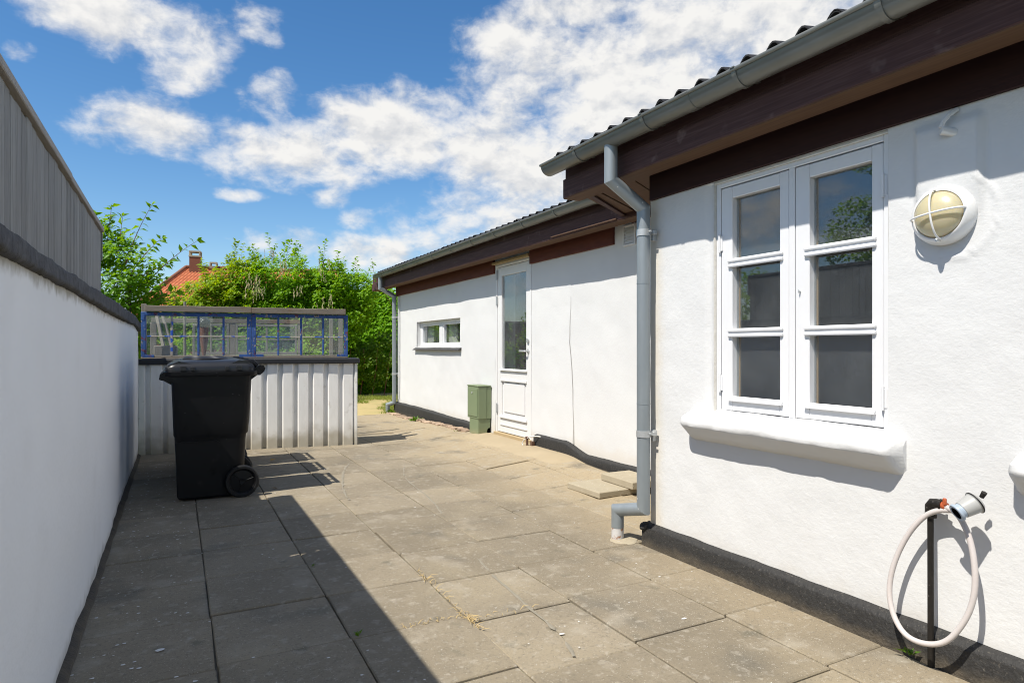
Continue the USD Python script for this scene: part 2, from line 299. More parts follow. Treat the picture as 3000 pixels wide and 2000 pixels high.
M["bare_bar"] = mat("flaked_bar", grey((.26, .23, .19), (.44, .40, .35)), scale=22, stretch=(1, 1, .5), rough=.85, bump=.5, bscale=60, extra=chain(spots((.016, .09, .44), 11, .52, .56, .95)))
M["grey_timber"] = mat("grey_timber", grey((.085, .07, .053), (.18, .152, .12), (.27, .24, .20)), scale=4, stretch=(1.2, 9, 22), rough=.88, bump=.5, bscale=9, bstretch=(1.5, 20, 40), bdist=.003, extra=chain(spots((.20, .105, .045), 3.2, .55, .72, .7), flecks((.10, .06, .035), 5, .07, .8, .4)))
M["post_wood"] = mat("post_wood", grey((.14, .12, .095), (.26, .235, .20)), scale=6, stretch=(12, 12, 1), rough=.88, bump=.4)
M["white_sash"] = mat("old_white_sash", grey((.17, .16, .135), (.27, .255, .22)), scale=14, rough=.8, bump=.4, bscale=60)
M["terracotta"] = mat("brown_post", grey((.12, .055, .035), (.22, .105, .07)), scale=9, stretch=(3, 3, .5), rough=.8)
M["black_bag"] = mat("black_sack", grey((.012, .013, .016), (.03, .032, .036)), rough=.35, spec=.5)
M["concrete_slab"] = mat("loose_slab", grey((.31, .265, .185), (.42, .365, .265)), scale=14, rough=.92, bump=.5, bscale=120, extra=chain(flecks((.6, .58, .52), 60, .3, .6, .15)))
M["lamp_white"] = mat("lamp_body", grey((.68, .68, .67), (.72, .72, .71)), scale=10, rough=.35, spec=.5)
M["hose"] = mat("hose_pvc", grey((.46, .39, .36), (.55, .505, .48), (.59, .58, .57)), scale=3.5, rough=.45, spec=.4)
M["iron"] = mat("black_iron", grey((.012, .011, .010), (.03, .026, .022)), scale=40, rough=.5, metallic=.3, bump=.4, bscale=120, extra=chain(flecks((.25, .22, .2), 90, .3, .6, .05)))
M["pvc_grey"] = mat("grey_pvc", grey((.34, .34, .325), (.40, .40, .385)), rough=.42)
M["pvc_blue"] = mat("blue_grey_pvc", grey((.30, .36, .43), (.35, .41, .48)), rough=.4)
M["red_clip"] = mat("red_clip", grey((.36, .07, .025), (.45, .11, .04)), rough=.5)
M["rust"] = mat("rusty_pipe", grey((.07, .04, .028), (.15, .085, .055)), scale=60, rough=.9, bump=.5)
M["cable_white"] = mat("white_cable", grey((.62, .60, .55), (.72, .71, .67)), rough=.55)
M["brick"] = mat("broken_brick", grey((.26, .17, .12), (.37, .27, .19), (.44, .34, .25)), scale=18, rough=.92, bump=.6, bscale=70, var=.2)
M["crack"] = mat("plaster_crack", grey((.30, .29, .27), (.46, .45, .42)), scale=30, rough=.95)
M["bark"] = mat("bark", grey((.07, .05, .035), (.16, .12, .08)), scale=14, stretch=(3, 3, .6), rough=.9, bump=.6)
M["red_twig"] = mat("red_twig", grey((.17, .055, .05), (.25, .09, .06)), rough=.6)
M["pod"] = mat("seed_pods", grey((.34, .29, .14), (.50, .43, .24)), scale=9, rough=.85)
M["orange_roof"] = mat("orange_pantile", grey((.42, .13, .055), (.56, .19, .085), (.60, .24, .12)), scale=3, rough=.8)
M["ridge_tile"] = mat("ridge_tile", grey((.16, .065, .04), (.24, .10, .06)), scale=3, rough=.85)
M["chimney"] = mat("chimney_brick", grey((.15, .055, .035), (.22, .085, .05)), scale=6, rough=.9)
M["soil"] = mat("joint_sand", grey((.085, .07, .048), (.17, .14, .095), (.24, .20, .135)), scale=7, rough=.95, bump=.5, bscale=60, extra=chain(spots((.05, .065, .018), 2.4, .55, .65, .6)))
M["earth"] = mat("open_ground", grey((.06, .075, .025), (.10, .105, .045)), scale=.7, rough=.95)
M["straw"] = mat("dry_straw", grey((.42, .30, .13), (.56, .43, .22)), rough=.9)
M["deadleaf"] = mat("dead_leaf", grey((.30, .17, .05), (.45, .28, .09)), rough=.8)
M["petal"] = mat("white_fleck", grey((.62, .61, .58), (.75, .74, .72)), rough=.9)
M["brown_fence"] = mat("brown_fence", grey((.10, .062, .042), (.17, .11, .075)), scale=4, stretch=(8, 8, .7), rough=.85, var=.2)

def paving_mat():
    ex = chain(
        spots((.33, .275, .18), 1.1, .50, .72, .45),
        band("x", 1.9, 3.1, (.40, .315, .195), .62, 1.1, 1.6),
        spots((.11, .105, .09), 1.9, .56, .74, .6),
        spots((.085, .085, .065), 5.5, .62, .74, .5),
        spots((.38, .345, .28), 15, .57, .70, .44),
        spots((.40, .365, .30), 33, .60, .70, .44),
        spots((.115, .10, .075), 62, .54, .70, .40),
        spots((.36, .32, .25), 4.3, .54, .74, .50),
        flecks((.62, .60, .55), 48, .15, .9, .025),
        flecks((.46, .42, .35), 110, .26, .75, .28),
        flecks((.34, .295, .215), 260, .40, .55, .30),
        flecks((.08, .075, .07), 190, .40, .5, .25))
    return mat("paving_concrete", grey((.160, .133, .092), (.230, .193, .136), (.272, .230, .164)), scale=2.2, detail=7, rough=.9, bump=.5, bscale=150, bdist=.003, var=.15, extra=ex)
M["paving"] = paving_mat()

def glass(name, tint=(.93, .95, .95), rough=0.0, dirt=0.0, ior=.045):
    n = {"lw": ("layer_weight", {"blend": .5}), "pw": ("math", {"math_type": "power", "value2": 4.0}), "fr": ("math", {"math_type": "multiply_add", "value2": .9, "value3": ior}), "t": ("transparent_bsdf", {"color": tint}), "gl": ("glossy_bsdf", {"color": (1, 1, 1), "roughness": rough}), "mx": ("mix_closure", {})}
    l = [("lw.facing", "pw.value1"), ("pw.value", "fr.value1"), ("fr.value", "mx.fac"), ("t.BSDF", "mx.closure1"), ("gl.BSDF", "mx.closure2")]
    out = "mx.closure"
    if dirt:
        n["g"] = ("geometry", {}); n["no"] = ("noise_texture", {"scale": 5.0, "detail": 6.0, "roughness": .65}); l.append(("g.position", "no.vector"))
        n["mr"] = ("map_range", {"from_min": .3, "from_max": .75, "to_min": dirt * .5, "to_max": dirt * 1.6, "clamp": True}); l.append(("no.fac", "mr.value"))
        n["df"] = ("principled_bsdf", {"base_color": (.40, .42, .42), "roughness": .9})
        n["m2"] = ("mix_closure", {}); l += [("mr.result", "m2.fac"), ("mx.closure", "m2.closure1"), ("df.BSDF", "m2.closure2")]
        out = "m2.closure"
    return usdkit.material(stage, f"/World/Looks/{name}", n, l, surface=out)
M["glass"] = glass("window_glass", ior=.075, dirt=.045)
M["old_glass"] = glass("dusty_glass", dirt=.055) #.08)
def amber():
    n = {"p": ("principled_bsdf", {"base_color": (.52, .455, .29), "roughness": .30, "specular_ior_level": .5, "subsurface_weight": .35, "subsurface_radius": (1, .7, .3), "subsurface_scale": .02})}
    return usdkit.material(stage, "/World/Looks/amber_glass", n, [], surface="p.BSDF")
M["amber"] = amber()
def leafmat(name, ramp, trans=.35, gloss=.45):
    n = {"g": ("geometry", {}), "ra": ("rgb_ramp", {"ramp": ramp}), "p": ("principled_bsdf", {"roughness": gloss, "specular_ior_level": .35}),
         "tr": ("translucent_bsdf", {}), "mx": ("mix_closure", {"fac": trans}), "hs": ("hsv", {"hue": .472, "saturation": 1.15, "value": 1.75, "fac": 1.0})}
    l = [("g.random_per_island", "ra.fac"), ("ra.color", "p.base_color"), ("ra.color", "hs.color"), ("hs.color", "tr.color"), ("p.BSDF", "mx.closure1"), ("tr.BSDF", "mx.closure2")]
    return usdkit.material(stage, f"/World/Looks/{name}", n, l, surface="mx.closure")
M["leaf_cherry"] = leafmat("leaf_cherry", grey((.12,.27,.014),(.21,.39,.02),(.30,.46,.025),(.40,.48,.035),(.46,.25,.07)), trans=.5)
M["leaf_yellow"] = leafmat("leaf_yellow", grey((.22,.34,.012),(.34,.45,.016),(.46,.50,.018),(.58,.52,.025)), trans=0.5)
M["leaf_mid"] = leafmat("leaf_mid", grey((.17,.34,.012),(.28,.46,.016),(.38,.51,.018),(.48,.54,.02)), trans=.5)
M["leaf_hedge"] = leafmat("leaf_hedge", grey((.16,.34,.010),(.27,.46,.013),(.37,.52,.015),(.47,.55,.018)), trans=.5)
M["leaf_bramble"] = leafmat("leaf_bramble", grey((.11,.20,.02),(.19,.28,.03),(.31,.30,.04),(.36,.19,.06),(.42,.36,.05)), trans=0.45)
M["leaf_weed"] = leafmat("leaf_weed", grey((.08, .17, .015), (.14, .25, .02)))
M["grass"] = leafmat("grass_blade", grey((.24, .30, .06), (.42, .38, .11), (.62, .46, .20), (.68, .48, .23), (.58, .42, .17), (.26, .33, .06)), trans=.3, gloss=.6)

# ------------------------------------------------------------------ ground height: the paving climbs a little towards the annexe door
def gz(x, y):
    return .075 * smoothstep(x, 2.5, 3.5) * smoothstep(y, 3.6, 5.6) * (1 - smoothstep(y, 7.8, 10.5))
rng = np.random.default_rng(7)

def sheet(xs, ys, zf):
    X, Y = np.meshgrid(xs, ys, indexing="ij"); Z = zf(X, Y)
    v = np.stack([X, Y, Z], -1).reshape(-1, 3); ny = len(ys)
    i, j = np.meshgrid(np.arange(len(xs) - 1), np.arange(ny - 1), indexing="ij"); a = (i * ny + j).ravel()
    return v, np.stack([a, a + ny, a + ny + 1, a + 1], -1)
def flat_ring(): pass
v, f = sheet(np.array([-150., -40, -8, -.5, 4.4, 40, 150]), np.array([-150., -40, -4, 11.0, 24, 60, 150]), lambda x, y: np.full_like(x, -.085))
obj("ground", (v, f), M["earth"], label="open ground around the yard and gardens", cat="ground", kind="structure")

# ------------------------------------------------------------------ paving: one mesh per slab on a sand bed
pav = thing("paving", "grey concrete slab paving of the yard", "paving", kind="structure")
v, f = sheet(np.linspace(-.37, 3.62, 30), np.linspace(-2.0, 11.12, 80), lambda x, y: gz(x, y) - .0175 + .006 * meshkit.noise(np.stack([x * 9, y * 9, x * 0], -1)))
obj("sand_bed", (v, f), M["soil"], pav, smooth=True)
cols = [-.362, .134, .630, 1.122, 1.628, 2.135, 2.655, 3.12, 3.47]
offs = [.07, .07, .055, -.01, 0.0, .03, .05, .02]
for c in range(8):
    xa, xb = cols[c], cols[c + 1]
    y = .52 + offs[c]
    while y < 10.9:
        ya, yb = y, min(y + .5 + rng.normal(0, .006), 11.09); y = yb
        if xa > 2.4 and yb < 3.3: continue
        x1 = xb if not (xb > 2.5 and yb < 3.1) else 2.47
        g1 = rng.uniform(.0012, .0038); ch = .0045
        bv, bf = cbox(xa + g1, x1 - g1, ya + g1, yb - g1, -.045, 0, ch)
        bv = bv.copy(); cx, cy = (xa + x1) / 2, (ya + yb) / 2
        a = rng.normal(0, .006); dx, dy = bv[:, 0] - cx, bv[:, 1] - cy
        bv[:, 0] = cx + dx - a * dy; bv[:, 1] = cy + dy + a * dx
        bv[:, 2] += gz(bv[:, 0], bv[:, 1]) + rng.normal(0, .0022) + dx * rng.normal(0, .005) + dy * rng.normal(0, .005)
        obj("slab", (bv, bf), M["paving"], pav)

xs_, ys_ = np.linspace(2.6, 3.56, 34), np.linspace(5.0, 7.75, 70)
v, f = sheet(xs_, ys_, lambda x, y: gz(x, y) - .022 + .040 * smoothstep(x + .35 * (meshkit.fbm(np.stack([x * 2.2, y * 2.2, x * 0], -1), 3, 5) - .5), 2.95, 3.45) * smoothstep(y, 5.0, 5.5) * (1 - smoothstep(y, 7.3, 7.75)))
M["sand"] = mat("blown_sand", grey((.31, .25, .16), (.40, .325, .215)), scale=5, rough=.95, bump=.5, bscale=90)
obj("sand_drift", (v, f), M["sand"], pav, smooth=True)

def leaves(P, D, size, seed, width=.55, droop=.25, spread=.8, curl=.12, face=.0):
    """Folded leaves at the points P pointing roughly along D."""
    r = np.random.default_rng(seed); n = len(P); s = size * r.uniform(.65, 1.25, n)
    d = D / (np.linalg.norm(D, axis=1, keepdims=True) + 1e-9) + r.normal(0, spread, (n, 3)); d[:, 2] -= droop
    if face: d = d - TOSUN * (d @ TOSUN)[:, None] * .75
    d /= np.linalg.norm(d, axis=1, keepdims=True) + 1e-9
    nd = D / (np.linalg.norm(D, axis=1, keepdims=True) + 1e-9)
    up = r.normal(0, .42, (n, 3)) + [0, 0, .2] + TOSUN * 1.15 * (face > 0) + nd * face * .35 + [0, 0, .5 * (face == 0)]
    w = np.cross(d, up); w /= np.linalg.norm(w, axis=1, keepdims=True) + 1e-9
    u = np.cross(w, d); S = s[:, None]
    b = P; t = P + d * S - u * S * curl; c = P + d * S * .5 + u * S * .03
    lft = P + d * S * .42 + w * S * width * .5 + u * S * .12; rgt = P + d * S * .42 - w * S * width * .5 + u * S * .12
    v = np.stack([b, lft, t, rgt, c], 1).reshape(-1, 3); o = np.arange(n)[:, None, None] * 5
    f = (np.array([[0, 3, 4], [4, 3, 2], [0, 4, 1], [4, 2, 1]])[None] + o).reshape(-1, 3)
    return v, f

# pale chalky root lines that run across the slabs
M["pale_line"] = mat("pale_line", grey((.20, .178, .135), (.295, .265, .208)), scale=18, rough=.95)
def pale_line(pts, w):
    from scipy.interpolate import CubicSpline
    p = np.array(pts); t = np.concatenate([[0], np.cumsum(np.linalg.norm(np.diff(p, axis=0), axis=1))]); q = CubicSpline(t, p)(np.linspace(0, t[-1], 160)); q += .010 * (np.stack([meshkit.noise(np.column_stack([q * 14, q[:, :1] * 0 + k])) for k in (1, 5)], -1) - .5)
    d = np.gradient(q, axis=0); d /= np.linalg.norm(d, axis=1, keepdims=True); nrm = np.column_stack([-d[:, 1], d[:, 0]]); ww = w * (.25 + 1.2 * meshkit.noise(np.column_stack([q * 20, q[:, :1] * 0])))[:, None] * (meshkit.noise(np.column_stack([q * 5, q[:, :1] * 0 + 9])) > .33)[:, None]
    L_, R_ = q + nrm * ww, q - nrm * ww; n = len(q); z = lambda a: np.column_stack([a, gz(a[:, 0], a[:, 1]) + .0022])
    V = np.vstack([z(L_), np.column_stack([q, gz(q[:, 0], q[:, 1]) + .0034]), z(R_)]); MB().add(V, [[k * n + i, k * n + i + 1, (k + 1) * n + i + 1, (k + 1) * n + i] for k in (0, 1) for i in range(n - 1)]).build("pale_line", M["pale_line"], pav)
pale_line([(1.994, 6.06), (1.864, 5.673), (1.815, 5.426), (1.778, 5.007), (1.718, 4.502), (1.669, 4.244), (1.613, 4.002), (1.488, 3.519), (1.489, 3.313), (1.452, 2.996), (1.426, 2.694), (1.413, 2.5), (1.40, 2.31), (1.34, 2.036)], .008)
pale_line([(1.545, 6.462), (1.405, 6.09), (1.293, 5.649), (1.212, 5.216), (1.188, 4.936)], .009)

# ------------------------------------------------------------------ lawn with dry patches
lawn = MB(); turf = MB()
v, f = sheet(np.linspace(1.2, 8.0, 40), np.linspace(11.12, 18.5, 50), lambda x, y: -.035 + .05 * meshkit.noise(np.stack([x * 2, y * 2, x * 0], -1)))
turf.add(v, f)
n = 26000; P = np.stack([rng.uniform(1.9, 5.2, n), rng.uniform(11.1, 17.2, n), np.zeros(n)], -1)
k = meshkit.fbm(P * [1.3, 1.3, 1], 3, 5); P = P[k > .46]; P[:, 2] = -.03 + .05 * meshkit.noise(P * [2, 2, 0])
lawn.add(*leaves(P, np.tile([0, 0, 1.0], (len(P), 1)), .075, 3, width=.09, droop=0, spread=.6, face=.0))
lw_ = thing("lawn", "patchy half dry lawn beyond the end of the paving", "grass", None, "stuff")
M["thatch"] = mat("dry_thatch", grey((.20, .22, .06), (.42, .33, .15), (.52, .39, .19)), scale=2.5, rough=.95, bump=.6, bscale=60)
turf.build("turf", M["thatch"], lw_); lawn.build("blades", M["grass"], lw_)

# ------------------------------------------------------------------ plaster walls with relief
def plaster_wall(X, ylines, zlines, holes, relief, sign=-1):
    """Grid wall in the plane x=X facing -x; holes: (y0,y1,z0,z1); relief(y,z) -> metres outward."""
    Y, Z = np.meshgrid(ylines, zlines, indexing="ij")
    v = np.stack([X + sign * relief(Y, Z), Y, Z], -1).reshape(-1, 3); nz = len(zlines)
    i, j = np.meshgrid(np.arange(len(ylines) - 1), np.arange(nz - 1), indexing="ij")
    cy = (ylines[i] + ylines[i + 1]) / 2; cz = (zlines[j] + zlines[j + 1]) / 2
    keep = np.ones_like(cy, bool)
    for y0, y1, z0, z1 in holes: keep &= ~((cy > y0) & (cy < y1) & (cz > z0) & (cz < z1))
    a = (i * nz + j)[keep].ravel()
    return v, np.stack([a, a + 1, a + nz + 1, a + nz], -1)
def lines(a, b, step, extra=()):
    l = np.concatenate([np.linspace(a, b, int((b - a) / step) + 1), extra]); l = np.unique(np.round(l, 4))
    ok = [l[0]]
    for x in l[1:]:
        if x - ok[-1] > .004 or any(abs(x - e) < 1e-6 for e in extra): ok.append(x)
    return np.array(ok)

# ------------------------------------------------------------------ the near house
HX = 2.52
house = thing("white_house", "low white limewashed house with large casement window and dark eaves, nearest on the right", "house")
WY0, WY1, WZ0, WZ1 = 1.556, 2.492, .818, 2.046
def house_relief(y, z):
    p = np.stack([y, z, y * 0], -1)
    r = .010 * (meshkit.fbm(p * 2.3, 3, 11) - .5) + .0035 * (meshkit.fbm(p * 9, 3, 4) - .5)
    r = r + .024 * smoothstep(y, 1.205, 1.222) * (1 - smoothstep(y, 1.432, 1.452)) * smoothstep(z, 1.60, 1.80) * (1 - smoothstep(z, 1.985, 2.02))
    # the cable under the plaster curls round the lamp
    th = np.linspace(-1.9, .9, 40); cy, cz = 1.335 - .165 * np.cos(th * .9), 1.655 + .15 * np.sin(th)
    d = np.min((y[..., None] - cy) ** 2 + (z[..., None] - cz) ** 2, -1)
    r = r + .006 * np.exp(-d / .00005)
    r = r - .012 * np.exp(-((y - 2.52) / .02) ** 2) * ((z > WZ0) & (z < WZ1))
    return r
yl = lines(-1.6, 3.0, .012, (WY0, WY1)); zl = lines(-.08, 2.32, .014, (WZ0, WZ1))
yl = np.concatenate([np.linspace(-1.6, .7, 24)[:-1], yl[yl > .7]])
hw = MB(); hw.add(*plaster_wall(HX, yl, zl, [(WY0, WY1, WZ0, WZ1)], house_relief))
hw.box(HX + .004, HX + .09, -1.6, WY0, -.08, 2.32); hw.box(HX + .012, HX + .09, WY1, 3.0, -.08, 2.32)
hw.box(HX + .012, HX + .09, WY0, WY1, -.08, WZ0); hw.box(HX + .012, HX + .09, WY0, WY1, WZ1, 2.32)
hw.box(HX + .09, 7.5, 2.75, 3.0, -.08, 2.32); hw.box(HX + .09, 7.5, -1.6, -1.35, -.08, 2.32); hw.box(7.5, 7.75, -1.6, 3.0, -.08, 2.32)
hw.build("wall", M["house_wall"], house, smooth=35)
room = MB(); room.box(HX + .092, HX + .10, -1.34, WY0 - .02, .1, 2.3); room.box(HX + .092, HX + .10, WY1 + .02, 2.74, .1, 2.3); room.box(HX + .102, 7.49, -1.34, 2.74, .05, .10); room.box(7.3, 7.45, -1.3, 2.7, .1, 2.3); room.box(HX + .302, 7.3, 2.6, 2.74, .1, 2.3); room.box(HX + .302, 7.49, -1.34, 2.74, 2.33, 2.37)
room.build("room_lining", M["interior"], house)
# plinth with a sloped top, lumpy
def plinth(y0, y1, x_out, x_wall, ztop, seed, bot=-.06):
    ys = np.linspace(y0, y1, max(8, int((y1 - y0) / .035))); prof = []
    for y in ys:
        def nn(k, a): return a * (meshkit.fbm(np.array([y * 6, k * 3.1, seed]), 3, seed) - .5)
        zt = ztop(y) if callable(ztop) else ztop
        zb = float(gz(x_out, y)) + bot
        prof.append([(x_out + nn(1, .012), y, zb), (x_out + nn(2, .014), y, zb + .07), (x_out + .004 + nn(3, .014), y, zt - .022 + nn(4, .012)), (x_out + .018, y, zt - .004 + nn(5, .01)), (x_wall + .012, y, zt + .012 + nn(6, .016)), (x_wall + .02, y, zb)])
    P = np.array(prof); n, m = P.shape[:2]; F = []
    for i in range(n - 1):
        for j in range(m - 1): F.append([i * m + j, i * m + j + 1, (i + 1) * m + j + 1, (i + 1) * m + j])
    mb = MB().add(P.reshape(-1, 3), F)
    for e, o in ((0, 1), ((n - 1) * m, -1)): mb.add(P.reshape(-1, 3)[e:e + m], [[0, a, a + 1] for a in range(1, m - 1)])
    return mb
plinth(-1.2, 3.03, 2.475, HX, .122, 3).build("plinth", M["tar"], house, smooth=40)
# rough tar lump at the corner
mb = MB(); s = trimesh.creation.icosphere(3, .036); v = s.vertices * [1.1, 1.0, .75]; v = v * (1 + .5 * (meshkit.fbm(v * 30, 3, 2)[:, None] - .5)); mb.add(v + [2.50, 3.02, .10], s.faces)
mb.build("tar_lump", M["tar"], house, smooth=True)

# window of the near house: frame > two sashes with panes
FXP = 2.532
win = thing  # noqa
wnd = UsdGeom.Xform.Define(stage, numbered(path_of(house), "window")).GetPrim()
tag(wnd, "white two-sash casement window with three panes in each sash")
f_ = MB(); d0, d1 = FXP, FXP + .09
f_.box(d0, d1, 2.456, 2.486, .832, 2.038, .003); f_.box(d0, d1, 1.562, 1.584, .832, 2.038, .003)
f_.box(d0 + .0015, d1, 1.584, 2.456, 2.010, 2.037, .003); f_.box(d0 + .0015, d1, 1.584, 2.456, .829, .846, .003); f_.box(d0 + .001, d1, 2.004, 2.036, .846, 2.010, .003)
f_.build("frame", M["paintwhite"], wnd)
def sash(y0, y1, g0, g1, nm):
    m = MB(); a, b = FXP + .004, FXP + .055
    m.box(a, b, y0 + .003, g0, .851, 2.005, .003); m.box(a, b, g1, y1 - .003, .851, 2.005, .003)
    m.box(a + .001, b, g0, g1, 1.945, 2.004, .003); m.box(a + .001, b, g0, g1, .852, .905, .003)
    m.build("sash", M["paintwhite"], wnd)
    rows = [(.920, 1.228), (1.273, 1.586), (1.632, 1.945)]
    for z in (1.2505, 1.609):
        q = MB()
        q.box(FXP - .004, FXP + .05, g0 - .018, g1 + .018, z - .010, z + .022, .006)
        q.box(FXP - .012, FXP + .01, g0 - .022, g1 + .022, z + .004, z + .022, .005)
        q.box(FXP - .010, FXP + .01, g0 - .022, g1 + .022, z - .022, z - .004, .005)
        q.build("glazing_bar", M["paintwhite"], wnd)
    q = MB(); q.add(*extrude([(FXP - .012, .902), (FXP + .02, .902), (FXP + .02, .925), (FXP - .002, .918), (FXP - .012, .910)], 1, g0 - .02, g1 + .02))
    q.build("sash_drip", M["paintwhite"], wnd)
    for z0, z1 in rows:
        p = MB(); p.box(FXP + .036, FXP + .040, g0 - .004, g1 + .004, z0 - .005, z1 + .005); p.build("pane", M["glass"], wnd)
        p = MB(); p.box(FXP + .056, FXP + .064, g1 - .004, g1 + .004, z0, z1); p.build("glazing_bead", M["bead_wood"], wnd)
sash(2.036, 2.456, 2.089, 2.381, "a"); sash(1.584, 2.004, 1.636, 1.928, "b")
for y, zs in ((2.458, (1.72, .99)), (1.583, (1.83, .97))):
    for z in zs:
        h_ = MB(); h_.add(*tube([(FXP - .006, y, z - .048), (FXP - .006, y, z + .048)], .0065, 8)); h_.box(FXP - .003, FXP + .006, y - .016, y + .012, z - .04, z + .04, .002)
        h_.build("hinge", M["paintwhite"], wnd)
k_ = MB(); k_.add(*tube([(FXP - .008, 1.975, 1.432), (FXP + .006, 1.975, 1.432)], .004, 6)); k_.add(*tube([(FXP - .007, 1.975, 1.44), (FXP - .007, 1.975, 1.424)], .002, 5)); k_.build("catch_pin", M["galv"], wnd)
p_ = MB()
for y0, y1, z0, z1 in ((WY1 - .008, WY1 + .006, WZ0, WZ1), (WY0 - .004, WY0 + .005, 1.3, WZ1), (WY0, WY1, WZ1 - .012, WZ1 + .004)):
    p_.box(HX + .002, HX + .03, y0, y1, z0, z1, .004)
p_.build("putty_seam", M["putty"], wnd)

def plaster_sill(y0, y1, zt, zb, x_out, seed):
    """Thick rounded masonry sill modelled under limewash."""
    prof = np.array([(HX + .03, zt + .045), (HX - .015, zt + .028), (x_out + .03, zt + .004), (x_out + .008, zt - .006), (x_out, zt - .022), (x_out + .001, zb + .026), (x_out + .010, zb + .016), (x_out + .062, zb - .030), (HX - .002, zb - .062), (HX + .03, zb - .07)])
    ys = np.linspace(y0, y1, int((y1 - y0) / .012)); P = []
    for y in ys:
        e = min(y - y0, y1 - y) / .05; s = 1.0 if e >= 1 else math.sqrt(max(0, 1 - (1 - e) ** 2)) * .75 + .25
        q = prof.copy(); q[:, 0] = HX + (q[:, 0] - HX) * np.where(q[:, 0] < HX, s, 1); mid = (zt + zb) / 2 - .01
        q[:, 1] = mid + (q[:, 1] - mid) * (.7 + .3 * s)
        P.append(np.column_stack([q[:, 0], np.full(len(q), y), q[:, 1]]))
    P = np.array(P); n, m = P.shape[:2]
    P = P.reshape(-1, 3); P[:, 0] += .016 * (meshkit.fbm(P * [20, 11, 20], 3, seed) - .5); P[:, 2] += .012 * (meshkit.fbm(P * [13, 9, 13], 3, seed + 3) - .5)
    F = [[i * m + j, (i + 1) * m + j, (i + 1) * m + j + 1, i * m + j + 1] for i in range(n - 1) for j in range(m - 1)]
    mb = MB().add(P, F)
    for e in (0, (n - 1) * m): mb.add(P[e:e + m], [[0, a, a + 1] for a in range(1, m - 1)])
    return mb
plaster_sill(1.483, 2.668, .805, .735, 2.415, 5).build("window_sill", M["house_wall"], house, smooth=22)
plaster_sill(.35, 1.117, .795, .735, 2.415, 9).build("window_sill", M["house_wall"], house, smooth=22, label="end of a second plaster sill at the right edge")

# eaves of the near house
LIPX, LIPZ, GR = 2.142, 2.380, .0625
b = MB(); b.box(2.280, 2.415, -1.6, 3.603, 2.166, 2.290, .004); b.build("eaves_beam", M["beam"], house)
b = MB(); b.box(2.296, 2.40, -1.6, 3.595, 2.293, 2.425, .004); b.build("upper_beam", M["beam"], house)
b = MB(); b.box(2.284, 2.411, -1.6, 3.60, 2.1615, 2.1665); b.build("beam_underside", M["raw_beam"], house)
b = MB(); b.box(2.500, 2.530, -1.6, 2.99, 2.050, 2.36, .003); b.build("wall_plate", M["plate"], house)
# roof: corrugated sheets
def corrugated(y0, y1, x0, x1, z0, slope, period, amp, ydiag=None, phase=0.0):
    ys = np.arange(y0, y1 + 1e-6, period / 10); n = len(ys); zz = amp * .5 * (1 + np.cos(2 * np.pi * (ys - y0) / period + phase))
    top = []
    for s_, x in ((0, x0), (1, x1)):
        top.append(np.column_stack([np.full(n, x), ys + (0 if ydiag is None or s_ == 0 else 0), z0 + (x - x0) * slope + zz]))
    T = np.vstack(top); Bt = T - [0, 0, .008]; V = np.vstack([T, Bt]); F = []
    for i in range(n - 1):
        F += [[i, i + 1, n + i + 1, n + i], [2 * n + i, 3 * n + i, 3 * n + i + 1, 2 * n + i + 1], [i, 2 * n + i, 2 * n + i + 1, i + 1]]
    for i in (0, n - 1): F.append([i, n + i, 3 * n + i, 2 * n + i])
    return V, np.array(F)
for k in range(6):
    ya = 3.538 - (k + 1) * .987; sh = .004 * (k % 2)
    r = MB(); r.add(*corrugated(ya - .04, ya + .987 + .07, 2.200, 7.9, 2.392 + sh, .17, .141, .056, phase=-2 * np.pi * .04 / .141)); r.build("roof_sheet", M["roof_sheet"], house, smooth=40)
# diagonal end of the roof and its boarded soffit over the recess
SP = [(2.285, 3.603), (2.62, 3.93), (3.56, 4.50)]
def quad_prism(pts, z0, z1, sx=0.0, x_ref=0.0):
    p = np.asarray(pts, float); n = len(p)
    lo = np.column_stack([p, z0 + (p[:, 0] - x_ref) * sx]); hi = lo + [0, 0, z1 - z0]
    F = [[0, i + 1, i] for i in range(1, n - 1)] + [[n, n + i, n + i + 1] for i in range(1, n - 1)]
    F += [[i, (i + 1) % n, n + (i + 1) % n] for i in range(n)] + [[i, n + (i + 1) % n, n + i] for i in range(n)]
    return np.vstack([lo, hi]), np.array(F)
def lerp(a, b_, t): return (a[0] + (b_[0] - a[0]) * t, a[1] + (b_[1] - a[1]) * t)
dd = np.array([.855, .52]); nn_ = np.array([.52, -.855])
for i in range(4):
    a0 = np.array([2.40, 3.76]) + nn_ * (i * .155 + .004 * (i > 0)); a1 = a0 + dd * (1.40 - i * .02); b0 = a0 + nn_ * .148 - dd * .03 ; b1 = a1 + nn_ * .148
    m_ = MB(); m_.add(*quad_prism([a0, a1, b1, b0], 2.288 + .004 * i, 2.306 + .004 * i)); m_.build("soffit_board", M["raw_beam"], house)
m_ = MB(); m_.add(*quad_prism([(2.30, 3.60), (2.335, 3.575), (3.60, 4.46), (3.57, 4.49)], 2.27, 2.42)); m_.build("verge_board", M["beam"], house)
m_ = MB(); m_.add(*quad_prism([(2.22, 3.62), (3.62, 4.50), (7.9, 4.50), (7.9, 3.0), (2.22, 3.0)], 2.425, 2.44, .168, 2.22)); m_.build("roof_end_panel", M["roof_sheet"], house)

